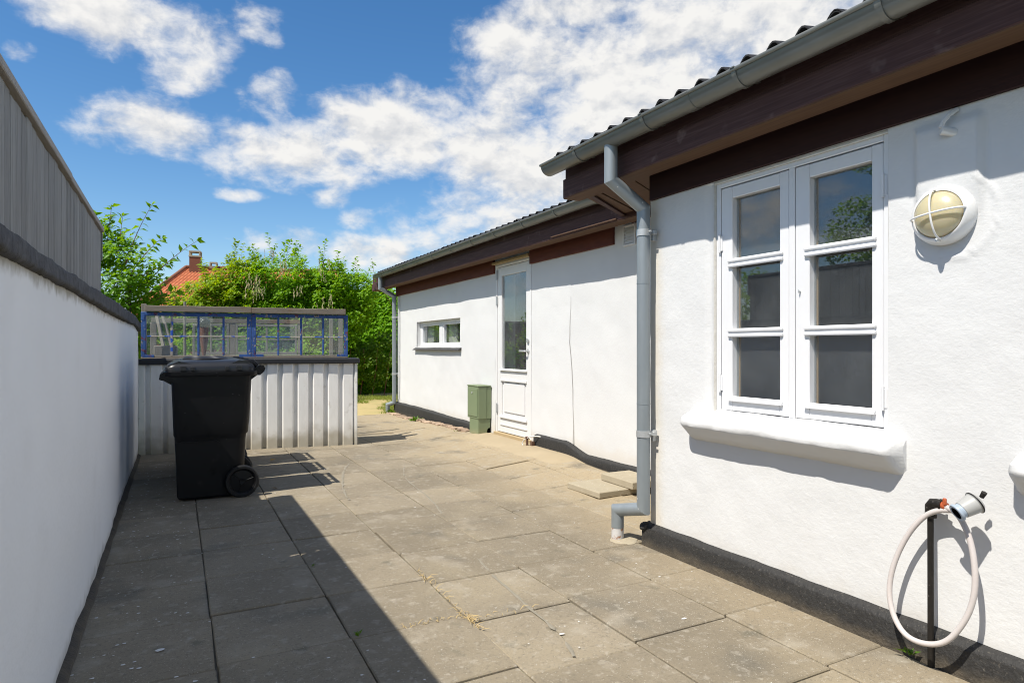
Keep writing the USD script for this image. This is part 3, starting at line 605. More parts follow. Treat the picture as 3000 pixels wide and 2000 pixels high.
def half_gutter(y0, y1, lipx, lipz, r, fall=0.0):
    th = np.linspace(np.pi, 2 * np.pi, 15); cx, cz = lipx + r, lipz
    out = [(cx + r * math.cos(t), cz + r * math.sin(t)) for t in th]; inn = [(cx + (r - .003) * math.cos(t), cz + (r - .003) * math.sin(t)) for t in th[::-1]]
    out[-1] = (out[-1][0], cz + .012)
    ring = out + [(out[-1][0] - .003, cz + .012)] + inn[1:]
    n = len(ring); V = np.vstack([np.column_stack([[p[0] for p in ring], np.full(n, y), [p[1] + fall * (y - y0) for p in ring]]) for y in (y0, y1)])
    F = [[i, (i + 1) % n, n + (i + 1) % n, n + i] for i in range(n)]
    mb = MB().add(V, F)
    mb.add(*tube([(lipx - .003, y0, lipz), (lipx - .003, y1, lipz + fall * (y1 - y0))], .009, 8))
    for y, s in ((y0, 1), (y1, -1)):                                     # end stops
        h = len(out); c = V[:h] if y == y0 else V[n:n + h]; mb.add(np.vstack([c, c + [0, .002 * s, 0]]), [[0, a, a + 1] for a in range(1, h - 1)] + [[h, h + a + 1, h + a] for a in range(1, h - 1)])
    return mb
half_gutter(-1.6, 3.66, LIPX, LIPZ, GR).build("gutter", M["zinc"], house, smooth=45)
def bracket(y, lipx, lipz, r):
    th = np.linspace(np.pi * .98, 2.02 * np.pi, 14); q = MB()
    for w0, w1 in ((y - .012, y + .012),):
        o = [(lipx + r + (r + .005) * math.cos(t), lipz + (r + .005) * math.sin(t)) for t in th]; i_ = [(lipx + r + (r + .0008) * math.cos(t), lipz + (r + .0008) * math.sin(t)) for t in th]
        ring = o + i_[::-1]; n = len(ring); V = np.vstack([np.column_stack([[p[0] for p in ring], np.full(n, yy), [p[1] for p in ring]]) for yy in (w0, w1)])
        q.add(V, [[i, (i + 1) % n, n + (i + 1) % n, n + i] for i in range(n)])
        m = len(o)
        for base in (0, n): q.add(V[base:base + n], [[i, i + 1, n - 2 - i, n - 1 - i] for i in range(m - 1)])
    q.box(lipx + 2 * r, lipx + 2 * r + .05, y - .012, y + .012, lipz - .03, lipz - .025)
    q.box(lipx - .015, lipx + .01, y - .012, y + .012, lipz + .004, lipz + .009)
    return q
for y in (3.264, 2.624, 2.002, 1.361, .74): bracket(y, LIPX, LIPZ, GR).build("gutter_bracket", M["zinc"], house, smooth=40)
for y in (2.31,): 
    q = MB(); th = np.linspace(np.pi, 2 * np.pi, 12); q.add(*half_gutter(y - .03, y + .03, LIPX - .0015, LIPZ, GR + .0025).arrays()); q.build("gutter_joint", M["zinc"], house, smooth=40)

def mitre_pipe(pts, r, sides=24):
    """A pipe along a polyline with mitred elbows."""
    p = np.asarray(pts, float); n = len(p); d = np.diff(p, axis=0); d /= np.linalg.norm(d, axis=1, keepdims=True)
    a = np.cross(d[0], [0, 1.0, 0]); a = a / np.linalg.norm(a) if np.linalg.norm(a) > .1 else np.array([1.0, 0, 0]); b = np.cross(d[0], a)
    ang = np.arange(sides) * 2 * np.pi / sides; rings = [p[0] + r * (np.cos(ang)[:, None] * a + np.sin(ang)[:, None] * b)]
    for i in range(1, n):
        pn = d[i - 1] if i == n - 1 else (d[i - 1] + d[i]); pn = pn / np.linalg.norm(pn)
        q = rings[-1]; t = ((p[i] - q) @ pn) / (d[i - 1] @ pn); rings.append(q + t[:, None] * d[i - 1])
    mb = MB(); 
    for i in range(n - 1):
        V = np.vstack([rings[i], rings[i + 1]]); mb.add(V, [[j, (j + 1) % sides, sides + (j + 1) % sides, sides + j] for j in range(sides)])
    for e, o in ((0, 1), (-1, -1)):
        mb.add(np.vstack([rings[e], p[e]]), [[sides, (j + 1) % sides, j][::o] for j in range(sides)])
    return mb, rings
def downpipe(parent, y, xw, xg, ztop, zknee, zbend, zlow, ykick, zground, clamps, shoe_xy, mat_ferrule, rp=.0385):
    px = xw - .078
    mb, _ = mitre_pipe([(xg, y, ztop), (xg, y, zknee), (px, y, zbend), (px, y, zlow)] + [(shoe_xy[0], shoe_xy[1], zlow - .045), (shoe_xy[0], shoe_xy[1], zground + .075)], rp)
    dp = mb.build("downpipe", M["zinc_pipe"], parent, smooth=50)
    e = MB(); e.add(*tube([(shoe_xy[0], shoe_xy[1], zground - .01), (shoe_xy[0], shoe_xy[1], zground + .085)], rp * .97, 20)); e.build("pipe_foot", mat_ferrule, parent, smooth=50)
    for z in clamps:
        c = MB(); c.add(*tube([(px, y, z - .019), (px, y, z + .019)], rp + .004, 24)); c.build("pipe_clamp", M["galv"], parent, smooth=50)
        c = MB(); c.box(px + rp - .004, px + rp + .024, y - .052, y - .028, z - .012, z + .016, .003); c.add(*tube([(px + .01, y - .06, z + .004), (px + .01, y - .02, z + .004)], .006, 8)); c.box(xw - .03, xw + .004, y - .03, y - .012, z - .045, z + .02, .002); c.build("clamp_bolt", M["galv"], parent)
    for z in ((zbend * .35 + zlow * .65), (zbend * .75 + zlow * .25)):
        c = MB(); c.add(*tube([(px, y, z - .002), (px, y, z + .002)], rp + .0015, 24)); c.build("pipe_seam", M["zinc_pipe"], parent, smooth=50)
downpipe(house, 2.972, HX, 2.205, 2.335, 2.135, 1.995, .225, 0, 0, (1.850, .668), (2.40, 3.165), M["pipe_ferrule"])
mb = MB(); s = trimesh.creation.icosphere(3, .08); v = s.vertices * [1.15, 1.0, .13]; v = v * (1 + .5 * (meshkit.fbm(s.vertices * 18, 3, 5)[:, None] - .5)); mb.add(v + [2.425, 3.13, 0], s.faces)
mb.build("mortar_patch", M["concrete_slab"], pav, smooth=True)

# cable stub under the eaves
c = MB(); c.add(*tube([(2.515, 1.300, 2.04), (2.485, 1.312, 2.02), (2.470, 1.324, 1.995), (2.468, 1.330, 1.975)], .009, 8)); c.add(*tube([(2.468, 1.331, 1.966), (2.505, 1.300, 1.956)], .016, 10))
c.build("cable_stub", M["house_wall"], house, smooth=40)

# ------------------------------------------------------------------ the annexe
AX = 3.57
annexe = thing("white_annexe", "long white rear annexe with glazed door, small window and maroon eaves", "house")
DY0, DY1, DZ0, DZ1 = 6.30, 7.215, .095, 2.205
VY0, VY1, VZ0, VZ1 = 8.36, 10.20, 1.185, 1.60
def annexe_relief(y, z):
    p = np.stack([y, z, y * 0 + 3], -1)
    return .016 * (meshkit.fbm(p * 1.3, 3, 21) - .5) + .008 * (meshkit.fbm(p * 5, 3, 8) - .5)
yl = lines(2.9, 11.25, .04, (DY0, DY1, VY0, VY1)); zl = lines(-.08, 2.45, .04, (DZ0, DZ1, VZ0, VZ1))
aw = MB(); aw.add(*plaster_wall(AX, yl, zl, [(DY0, DY1, DZ0, DZ1), (VY0, VY1, VZ0, VZ1)], annexe_relief))
for y0, y1, z0, z1 in ((2.9, DY0, -.08, 2.45), (DY1, VY0, -.08, 2.45), (VY1, 11.25, -.08, 2.45), (DY0, DY1, -.08, DZ0), (DY0, DY1, DZ1, 2.45), (VY0, VY1, -.08, VZ0), (VY0, VY1, VZ1, 2.45)):
    aw.box(AX + .012, AX + .28, y0, y1, z0, z1)
aw.box(AX + .28, 8.4, 11.0, 11.25, -.08, 2.45); aw.box(AX + .28, 8.4, 2.9, 3.1, -.08, 2.45); aw.box(8.2, 8.4, 3.1, 11.0, -.08, 2.45)
aw.build("wall", M["annexe_wall"], annexe, smooth=35)
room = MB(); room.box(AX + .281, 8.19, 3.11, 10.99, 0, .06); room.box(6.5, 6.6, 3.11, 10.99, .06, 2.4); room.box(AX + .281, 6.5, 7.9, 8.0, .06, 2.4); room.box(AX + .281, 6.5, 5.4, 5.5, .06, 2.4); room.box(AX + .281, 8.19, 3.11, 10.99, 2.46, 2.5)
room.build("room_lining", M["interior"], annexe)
shelf = MB(); shelf.box(4.3, 4.7, 5.6, 7.85, .93, .97); shelf.box(4.3, 4.34, 5.6, 7.85, .3, .93); shelf.build("shelf", M["post_wood"], annexe)
def a_top(y): return .168 + .035 * float(smoothstep(y, 5.25, 5.6)) * float(1 - smoothstep(y, 6.2, 6.6)) + .0 * y
plinth(2.95, 6.17, 3.515, AX, lambda y: .125 + .085 * float(smoothstep(y, 5.15, 5.6)), 13).build("plinth", M["tar"], annexe, smooth=40)
plinth(7.34, 11.27, 3.505, AX, lambda y: .155 + .03 * float(smoothstep(y, 8, 10.5)), 17).build("plinth", M["tar"], annexe, smooth=40)
c = MB(); c.tube([(AX - .002, 5.483, 1.70), (AX - .001, 5.500, 1.5), (AX - .001, 5.515, 1.238), (AX - .001, 5.49, 1.10), (AX - .001, 5.469, .95), (AX - .001, 5.452, .75), (AX - .001, 5.449, .575), (AX - .001, 5.435, .4), (AX - .004, 5.429, .20)], [.0008, .002, .0028, .003, .0032, .003, .003, .005, .012], 6)
c.build("wall_crack", M["crack"], annexe)
# eaves
b = MB(); b.box(3.300, 3.445, 4.02, 11.98, 2.247, 2.375, .005); b.build("eaves_beam", M["beam"], annexe)
b = MB(); b.box(3.318, 3.43, 4.02, 11.98, 2.378, 2.535, .005); b.build("upper_beam", M["beam"], annexe)
b = MB(); b.box(3.305, 3.44, 4.05, 11.97, 2.2425, 2.2475); b.build("beam_underside", M["raw_beam"], annexe)
b = MB(); b.box(3.545, 3.578, 4.75, 6.315, 2.122, 2.44, .003); b.build("wall_plate", M["plate_red"], annexe)
b = MB(); b.box(3.545, 3.578, 7.235, 11.27, 2.108, 2.44, .003); b.build("wall_plate", M["plate_red"], annexe)
b = MB(); b.box(3.532, 3.60, 6.33, 7.26, 2.212, 2.245, .004); b.build("door_lintel", M["lintel_wood"], annexe)
b = MB(); b.tube([(3.292, 4.36, 2.262), (3.292, 5.42, 2.268)], .007, 6); b.build("batten", M["rust"], annexe)
AL, AZ = 3.167, 2.487
half_gutter(4.15, 11.42, AL, AZ, .0625).build("gutter", M["zinc"], annexe, smooth=45)
for y in (10.369, 9.788, 9.111, 8.467, 7.78, 7.116, 6.493, 5.828, 5.187, 4.55, 10.95): bracket(y, AL, AZ, .0625).build("gutter_bracket", M["zinc"], annexe, smooth=40)
for k in range(7):
    ya = 11.40 - (k + 1) * 1.062
    r = MB(); r.add(*corrugated(ya, ya + 1.062 + .03, 3.235, 8.6, 2.500 + .004 * (k % 2), .17, .1445, .051)); r.build("roof_sheet", M["roof_sheet"], annexe, smooth=40)
downpipe(annexe, 11.20, AX, 3.235, 2.44, 2.235, 2.10, .185, 0, 0, (1.72, .70), (3.40, 11.29), M["zinc_pipe"])
c = MB(); c.tube([(AX - .02, 11.10, 2.08), (AX - .02, 11.10, .25)], .012, 8); c.build("conduit", M["annexe_wall"], annexe, smooth=40)
# vent grille
vg = MB(); y0, y1, z0, z1 = 4.442, 4.618, 2.083, 2.268
vg.box(AX - .014, AX + .01, y0, y0 + .016, z0, z1, .002); vg.box(AX - .014, AX + .01, y1 - .016, y1, z0, z1, .002); vg.box(AX - .013, AX + .01, y0 + .016, y1 - .016, z0, z0 + .014, .002); vg.box(AX - .013, AX + .01, y0 + .016, y1 - .016, z1 - .014, z1, .002)
vent = vg.build("vent_grille", M["paintwhite"], annexe)
for i in range(5):
    z = z0 + .018 + i * .030; s_ = MB(); s_.add(*extrude([(AX - .011, z), (AX - .008, z), (AX + .002, z + .026), (AX - .001, z + .027)], 1, y0 + .016, y1 - .016)); s_.build("vent_slat", M["paintwhite"], annexe)
# door
dr = UsdGeom.Xform.Define(stage, numbered(path_of(annexe), "door")).GetPrim(); tag(dr, "white glazed door with lower panel and chrome handle")
D0 = AX - .006
f_ = MB(); f_.box(D0, AX + .08, DY0 + .004, DY0 + .030, DZ0 + .03, 2.20, .003); f_.box(D0, AX + .08, 7.165, 7.205, DZ0 + .03, 2.20, .003); f_.box(D0 + .001, AX + .08, DY0 + .030, 7.165, 2.175, 2.20, .003); f_.build("frame", M["doorwhite"], dr)
f_ = MB(); f_.box(AX - .035, AX + .10, DY0 - .01, DY1 + .0, .070, .128, .004); f_.build("threshold", M["lintel_wood"], dr)
L0, L1, G0, G1 = 6.334, 7.161, 6.432, 7.055
x0, x1 = AX + .001, AX + .045
f_ = MB(); f_.box(x0, x1, L0, G0, .135, 2.17, .003); f_.box(x0, x1, G1, L1, .135, 2.17, .003); f_.box(x0 + .001, x1, G0, G1, 2.06, 2.169, .003); f_.box(x0 + .001, x1, G0, G1, .79, .895, .003); f_.box(x0 + .001, x1, G0, G1, .136, .34, .003)
f_.build("leaf", M["doorwhite"], dr)
p = MB(); p.box(x0 + .02, x0 + .024, G0 - .004, G1 + .004, .89, 2.064); p.build("pane", M["glass"], dr)
p = MB(); p.box(x0 + .016, x1, G0, G1, .34, .79, .002); p.box(x0 + .004, x0 + .018, G0 + .05, G1 - .05, .385, .745, .008); p.build("door_panel", M["doorwhite"], dr)
WB = lambda q: MB().add(*q).build("weather_bar", M["doorwhite"], dr)
WB(extrude([(x0 - .022, .895), (x0 + .02, .895), (x0 + .02, .918), (x0 - .004, .914), (x0 - .022, .902)], 1, G0 - .03, G1 + .03)); WB(extrude([(x0 - .020, .315), (x0 + .004, .315), (x0 + .004, .350), (x0 - .008, .342), (x0 - .020, .325)], 1, G0 - .03, G1 + .03)); WB(extrude([(x0 - .012, .765), (x0 + .004, .765), (x0 + .004, .79), (x0 - .012, .785)], 1, G0 - .02, G1 + .02)); WB(extrude([(x0 - .010, .222), (x0 + .004, .222), (x0 + .004, .240), (x0 - .010, .234)], 1, G0 - .03, G1 + .03))
for z in (2.08, 1.76, .42):
    h_ = MB(); h_.tube([(D0 - .008, 7.168, z - .06), (D0 - .008, 7.168, z + .06)], .009, 8); h_.box(D0 - .004, D0 + .004, 7.150, 7.19, z - .05, z + .05, .002); h_.build("hinge", M["galv"], dr)
h_ = MB(); h_.tube([(x0 - .002, 6.375, 1.135), (x0 - .048, 6.375, 1.135), (x0 - .052, 6.385, 1.135), (x0 - .052, 6.50, 1.137)], [.011, .010, .010, .009], 10); h_.tube([(x0 + .002, 6.375, 1.135), (x0 - .008, 6.375, 1.135)], .026, 16); h_.build("handle", M["galv"], dr, smooth=40)
h_ = MB(); h_.tube([(x0 + .002, 6.375, 1.255), (x0 - .02, 6.375, 1.255)], .024, 16); h_.build("lock", M["galv"], dr, smooth=40)
# small window
w2 = UsdGeom.Xform.Define(stage, numbered(path_of(annexe), "window")).GetPrim(); tag(w2, "small low white window with two panes")
X2 = AX + .066
f_ = MB(); f_.box(X2, X2 + .06, VY0 + .002, VY0 + .05, VZ0, VZ1, .003); f_.box(X2, X2 + .06, VY1 - .06, VY1 - .002, VZ0, VZ1, .003); f_.box(X2 + .001, X2 + .06, VY0 + .05, VY1 - .06, VZ0, VZ0 + .035, .003); f_.box(X2 + .001, X2 + .06, VY0 + .05, VY1 - .06, VZ1 - .045, VZ1, .003); f_.box(X2 - .001, X2 + .06, 9.20, 9.32, VZ0 + .03, VZ1 - .04, .003); f_.build("frame", M["paintwhite"], w2)
for a0, a1 in ((VY0 + .05, 9.20), (9.32, VY1 - .06)):
    m = MB(); q = .035; m.box(X2 + .006, X2 + .05, a0 + .002, a0 + q, VZ0 + .036, VZ1 - .046, .003); m.box(X2 + .006, X2 + .05, a1 - q, a1 - .002, VZ0 + .036, VZ1 - .046, .003); m.box(X2 + .007, X2 + .05, a0 + q, a1 - q, VZ0 + .037, VZ0 + .068, .003); m.box(X2 + .007, X2 + .05, a0 + q, a1 - q, VZ1 - .072, VZ1 - .047, .003); m.build("sash", M["paintwhite"], w2)
    p = MB(); p.box(X2 + .03, X2 + .034, a0 + .02, a1 - .02, VZ0 + .06, VZ1 - .06); p.build("pane", M["glass"], w2)
    ys = np.linspace(a1 - .30, a1 - .02, 30); V = np.vstack([np.column_stack([X2 + .11 + .018 * np.sin(ys * 130), ys, np.full(30, z)]) for z in (VZ0, VZ1)]); cu = MB().add(V, [[i, i + 1, 31 + i, 30 + i] for i in range(29)]); cu.build("curtain", M["curtain"], w2, smooth=True)
s_ = MB(); s_.add(*extrude([(3.515, 1.140), (3.524, 1.134), (3.58, 1.140), (3.655, 1.172), (3.655, 1.184), (3.575, 1.178)], 1, VY0 - .05, VY1 + .07)); s_.build("window_sill", M["sill_lead"], annexe)

# ------------------------------------------------------------------ left garden wall with coping
GX = -.365
gw = thing("garden_wall", "white rendered garden wall with dark cement coping along the left side", "wall")
def gw_relief(y, z):
    p = np.stack([y, z, y * 0 + 9], -1)
    return .022 * (meshkit.fbm(p * 1.1, 3, 31) - .5) + .008 * (meshkit.fbm(p * 5, 3, 32) - .5)
ys = np.linspace(-3, 8.02, 300); zs = np.linspace(-.08, 1.43, 60)
Y, Z = np.meshgrid(ys, zs, indexing="ij"); v = np.stack([GX + gw_relief(Y, Z), Y, Z], -1).reshape(-1, 3); i, j = np.meshgrid(np.arange(299), np.arange(59), indexing="ij"); a = (i * 60 + j).ravel()
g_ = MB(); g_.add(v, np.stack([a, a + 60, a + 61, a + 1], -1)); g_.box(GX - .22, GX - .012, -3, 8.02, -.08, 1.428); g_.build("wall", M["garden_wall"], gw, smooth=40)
ys = np.linspace(-3, 8.07, 760); prof = np.array([(-.60, 1.39), (-.60, 1.435), (-.52, 1.447), (-.40, 1.447), (-.352, 1.446), (-.341, 1.441), (-.338, 1.430), (-.338, 1.402), (-.341, 1.394), (-.350, 1.389), (-.37, 1.385), (-.45, 1.39)])
V = np.array([np.column_stack([prof[:, 0], np.full(len(prof), y), prof[:, 1] + (prof[:, 1] > 1.405) * .036 * float(smoothstep(y, 2, 5.5)) + .006 * math.sin(y * .9) - .045 * float(smoothstep(y, 7.0, 8.1)) * (1 if True else 0)]) for y in ys]); n, m = V.shape[:2]; V = V.reshape(-1, 3)
q = meshkit.fbm(V * [9, 9, 9], 4, 41) - .5; V[:, 0] += .012 * q * (V[:, 0] > -.5); V[:, 2] += .016 * (meshkit.fbm(V * [11, 5, 11] + 5, 4, 43) - .5); V += .009 * (np.stack([meshkit.fbm(V * 30 + k_ * 7, 3, 50 + k_) for k_ in range(3)], -1) - .5) * [1, 0, 1]
F = [[i * m + j, i * m + (j + 1) % m, (i + 1) * m + (j + 1) % m, (i + 1) * m + j] for i in range(n - 1) for j in range(m)]
c_ = MB().add(V, F)
for e in (0, (n - 1) * m): c_.add(V[e:e + m], [[0, a, a + 1] for a in range(1, m - 1)])
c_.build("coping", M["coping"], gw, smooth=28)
s_ = MB(); ys = np.linspace(-2, 8.0, 220); w_ = .022 + .016 * (meshkit.fbm(np.column_stack([ys * 5, ys * 0, ys * 0]), 3, 3)); V = np.vstack([np.column_stack([GX + w_ + .01, ys, np.full(220, -.03)]), np.column_stack([GX + w_ * .7 + .004, ys, np.full(220, .012)]), np.column_stack([np.full(220, GX - .01), ys, .028 + .02 * meshkit.fbm(np.column_stack([ys * 7, ys * 0, ys * 0]), 3, 6)])])
F = [[k * 220 + i, k * 220 + i + 1, (k + 1) * 220 + i + 1, (k + 1) * 220 + i] for k in range(2) for i in range(219)]
MB().add(V, F).build("wall_foot", M["tar"], gw, smooth=40)

# ------------------------------------------------------------------ plank fence on the wall
FX = -.435
pf = thing("plank_fence", "tall weathered grey plank fence standing on the garden wall", "fence")
edges = [2.301, 2.371, 2.445, 2.525, 2.602, 2.687, 2.768, 2.848, 2.929, 3.015, 3.134, 3.224, 3.321, 3.435, 3.506, 3.590, 3.652, 3.716, 3.779, 3.848, 3.916, 4.010, 4.102, 4.184, 4.265, 4.377, 4.489, 4.588, 4.687, 4.80, 4.90, 4.985]
y = 2.301; pre = []
while y > -2.2: y -= rng.uniform(.07, .09); pre.append(y)
edges = pre[::-1] + edges
for a, b_ in zip(edges[:-1], edges[1:]):
    gap = .0025 if abs(b_ - 3.506) > .01 else .016
    t = rng.uniform(-.0025, .0025); z1 = 1.934 + rng.uniform(-.006, .004)
    p = MB(); p.box(FX - .024 + t, FX + t, a + .0015, b_ - gap, 1.44, z1, .0035); p.build("plank", M["old_board"], pf)
r_ = MB(); r_.box(FX - .05, FX - .03, -2.2, 4.97, 1.80, 1.88); r_.box(FX - .05, FX - .03, -2.2, 4.97, 1.50, 1.58); r_.build("rail", M["old_board"], pf)
r_ = MB(); r_.box(FX - .055, FX + .016, 3.51, 5.00, 1.937, 1.966, .003); r_.build("top_lath", M["old_lath"], pf)
r_ = MB(); r_.box(FX - .055, FX + .018, -2.2, 3.51, 1.939, 1.968, .003); r_.build("top_lath", M["old_lath"], pf)
r_ = MB(); r_.box(FX - .05, FX + .006, 4.986, 5.012, 1.75, 1.938, .003); r_.build("end_batten", M["old_board"], pf)

# ------------------------------------------------------------------ glazed screen on corrugated base (at an angle to the yard)
A0 = np.array([-.37, 8.08]); B0 = np.array([1.94, 7.72]); U = (B0 - A0) / np.linalg.norm(B0 - A0); NB = np.array([-U[1], U[0]])    # NB points away from the camera
def loc(s, d, z):
    s, d, z = np.broadcast_arrays(np.asarray(s, float), d, z); return np.stack([A0[0] + U[0] * s + NB[0] * d, A0[1] + U[1] * s + NB[1] * d, z], -1)
def L(v): v = np.asarray(v, float); return loc(v[:, 0], v[:, 1], v[:, 2])
class LB(MB):
    def box(s, *a, **k): v, f = cbox(*a, **k); return s.add(L(v), f)
    def ltube(s, pts, r, sides=10): v, f = tube(pts, r, sides); return s.add(L(v), f)
cf = thing("glazed_screen", "blue framed old window sashes set on a white corrugated base behind the bins", "screen")
# corrugated sheet: s positions of raised flats
per, prof = .1712, []
s = -.045
while s < 2.30:
    prof += [(s, .004), (s + .006, 0.0), (s + .106, 0.0), (s + .112, .004), (s + .120, .034), (s + .160, .034)]; s += per
prof = [(max(0.004, p[0]), p[1]) for p in prof if p[0] < 2.315] + [(2.313, 0.0)]
prof = np.array(prof); n = len(prof); zs = np.linspace(-.03, .985, 24); V = []
for z in zs: V.append(np.column_stack([prof[:, 0], prof[:, 1] + .004 * np.sin(prof[:, 0] * 5 + z * 3), np.full(n, z)]))
V = np.vstack(V); V2 = V + [0, .007, 0]; F = []
for k in range(len(zs) - 1):
    for i in range(n - 1):
        a = k * n + i; F += [[a, a + 1, a + n + 1, a + n]]
F = np.array(F); cm = LB(); cm.add(L(V), F); cm.add(L(V2), F[:, ::-1]); cm.build("corrugated_sheet", M["corrug"], cf)
p = LB(); p.box(2.316, 2.345, -.004, .05, -.02, .985, .003); p.build("side_board", M["corrug"], cf)
p = LB(); p.box(2.318, 2.34, .05, .40, -.02, .985, .003); p.build("end_panel", M["corrug"], cf)
p = LB(); p.box(-.03, 2.372, -.035, .42, .985, 1.050, .012); p.build("cap_rail", M["black_rail"], cf)
p = LB(); p.box(-.008, .004, -.002, .03, -.02, .985); p.build("edge_strip", M["dark_slot"], cf)
OF = .10
p = LB(); p.box(.02, 2.24, OF - .01, OF + .05, 1.051, 1.064, .003); p.build("bottom_rail", M["grey_timber"], cf)
def window_sash(s0, s1, bars, flaked):
    x = UsdGeom.Xform.Define(stage, numbered(path_of(cf), "sash")).GetPrim()
    m = LB(); t0, t1 = OF, OF + .04; zt = 1.572
    m.box(s0, s0 + .047, t0, t1, 1.058, zt, .003); m.box(s1 - .047, s1, t0, t1, 1.058, zt, .003); m.box(s0 + .047, s1 - .047, t0 + .001, t1, 1.530, zt - .001, .003)
    m.build("frame", M["blue_paint"], x)
    m = LB(); m.box(s0 + .047, s1 - .047, t0 + .002, t1, 1.064, 1.085, .003); m.build("lower_rail", M["post_wood"], x)
    for k, b_ in enumerate(bars):
        m = LB(); m.box(b_ - .011, b_ + .011, t0 + .002, t1 - .004, 1.085, 1.530, .004); m.build("glazing_bar", M["bare_bar"] if k in flaked else M["blue_paint"], x)
    m = LB(); e = [s0 + .047] + list(bars) + [s1 - .047]
    for a, b_ in zip(e[:-1], e[1:]): m.box(a + .011, b_ - .011, t0 + .003, t1 - .005, 1.295, 1.307, .003)
    m.build("cross_bar", M["bare_bar"], x)
    for a, b_ in zip(e[:-1], e[1:]):
        for z0, z1 in ((1.083, 1.297), (1.305, 1.532)):
            m = LB(); m.box(a + .004, b_ - .004, t0 + .018, t0 + .021, z0, z1); m.build("pane", M["old_glass"], x)
    for a in (s0, s1):
        for z in (1.066, 1.482):
            sg = 1 if a == s0 else -1; m = LB(); q0, q1 = sorted((a + sg * .004, a + sg * .036)); m.box(q0, q1, t0 - .004, t0 + .001, z, z + .085, .0015); zz = z + .055 if z > 1.2 else z; q0, q1 = sorted((a + sg * .036, a + sg * .13)); m.box(q0, q1, t0 - .004, t0 + .001, zz, zz + .03, .0015); m.build("angle_plate", M["blue_paint"], x)
window_sash(.012, 1.147, (.317, .588, .850), (0,)); window_sash(1.150, 2.242, (1.442, 1.698, 1.952), ())
p = LB(); p.box(.058, 1.150, OF - .045, OF + .06, 1.577, 1.643, .004); p.build("top_beam", M["grey_timber"], cf)
p = LB(); p.box(1.153, 2.213, OF - .045, OF + .06, 1.575, 1.640, .004); p.build("top_beam", M["grey_timber"], cf)
p = LB(); p.box(.0, .05, OF + .07, OF + .12, 1.05, 1.665, .004); p.box(2.15, 2.20, OF + .25, OF + .30, .0, 1.60, .004); p.build("corner_post", M["post_wood"], cf)

# the second screen behind
bs = thing("rear_sash_screen", "low row of old white sashes under a grey beam, seen through the blue sashes", "screen")
BO = 1.35
p = LB(); p.box(-.12, 1.72, BO, BO + .05, 1.500, 1.555, .004); p.build("beam", M["grey_timber"], bs)
for s in (-.10, .84, 1.70):
    p = LB(); p.box(s - .035, s + .035, BO + .005, BO + .05, 0, 1.50, .004); p.build("post", M["post_wood"], bs)
for s0, s1 in ((.36, .80), (.88, 1.66)):
    m = LB(); m.box(s0, s0 + .028, BO, BO + .035, 1.08, 1.49, .003); m.box(s1 - .028, s1, BO, BO + .035, 1.08, 1.49, .003); m.box(s0 + .028, s1 - .028, BO, BO + .035, 1.08, 1.115, .003); m.box(s0 + .028, s1 - .028, BO, BO + .035, 1.46, 1.49, .003); m.build("sash_frame", M["white_sash"], bs)
    mid = (s0 + s1) / 2; m = LB(); m.box(mid - .012, mid + .012, BO + .004, BO + .03, 1.115, 1.46, .003); m.box(s0 + .028, mid - .012, BO + .005, BO + .03, 1.275, 1.293, .003); m.box(mid + .012, s1 - .028, BO + .005, BO + .03, 1.275, 1.293, .003); m.build("glazing_bar", M["white_sash"], bs)
    m = LB(); m.box(s0 + .02, s1 - .02, BO + .016, BO + .019, 1.10, 1.47); m.build("pane", M["old_glass"], bs)
p = LB(); p.box(-.10, 1.70, BO - .06, BO + .06, 1.02, 1.075, .006); p.build("sill_beam", M["white_sash"], bs)
for i in range(12):
    p = LB(); p.box(-.10 + i * .15, .045 + i * .15, BO - .02, BO, .0, 1.02, .004); p.build("board", M["old_board"], bs)
p = LB(); p.ltube([(.318, 1.0, 0), (.320, 1.0, 1.752)], .0165, 12); tag(p.build("round_stake", M["post_wood"], smooth=45), "thin round grey stake rising above the beam of the blue sashes", "stake")
bp = thing("brown_post", "tapered brown post with a black sack over its top behind the blue sash", "post")
p = LB(); p.ltube([(.542, .95, .3), (.543, .95, 1.08), (.545, .95, 1.25), (.545, .95, 1.48)], [.018, .02, .045, .055], 14); p.build("post", M["terracotta"], bp, smooth=45)
s = trimesh.creation.icosphere(3, 1.0); v = s.vertices * [.075, .07, .075]; v = v * (1 + .35 * (meshkit.fbm(s.vertices * 3, 3, 5)[:, None] - .5)); v[:, 2] += np.where(v[:, 0] > 0, -.0, .0); p = LB().add(L(v + [.545, .95, 1.485]), s.faces); p.build("sack", M["black_bag"], bp, smooth=True)
for k, (sa, sb, m_, lb) in enumerate(((.075, .17, "post_wood", "grey plank leaning inside the left end of the glazed screen"), (.12, .24, "post_wood", "round pole leaning beside the grey plank inside the glazed screen"))):
    p = LB(); p.ltube([(sb + .05, .34 + .1 * k, 1.055), (sa, .62 + .1 * k, 1.56)], .022 - .004 * k, 4 if k == 0 else 10); tag(p.build("leaning_pole" if k else "leaning_plank", M[m_], smooth=False), lb, "pole" if k else "plank")
p = LB(); p.box(2.06, 2.105, .80, .845, 0, 1.60, .004); tag(p.build("timber_stake", M["post_wood"]), "square brown stake behind the right end of the blue sashes", "stake")
p = LB(); p.box(.10, .34, .30, .36, 1.051, 1.20, .01); tag(p.build("board_offcut", M["post_wood"]), "dull board offcut standing inside the left end of the glazed screen", "board")

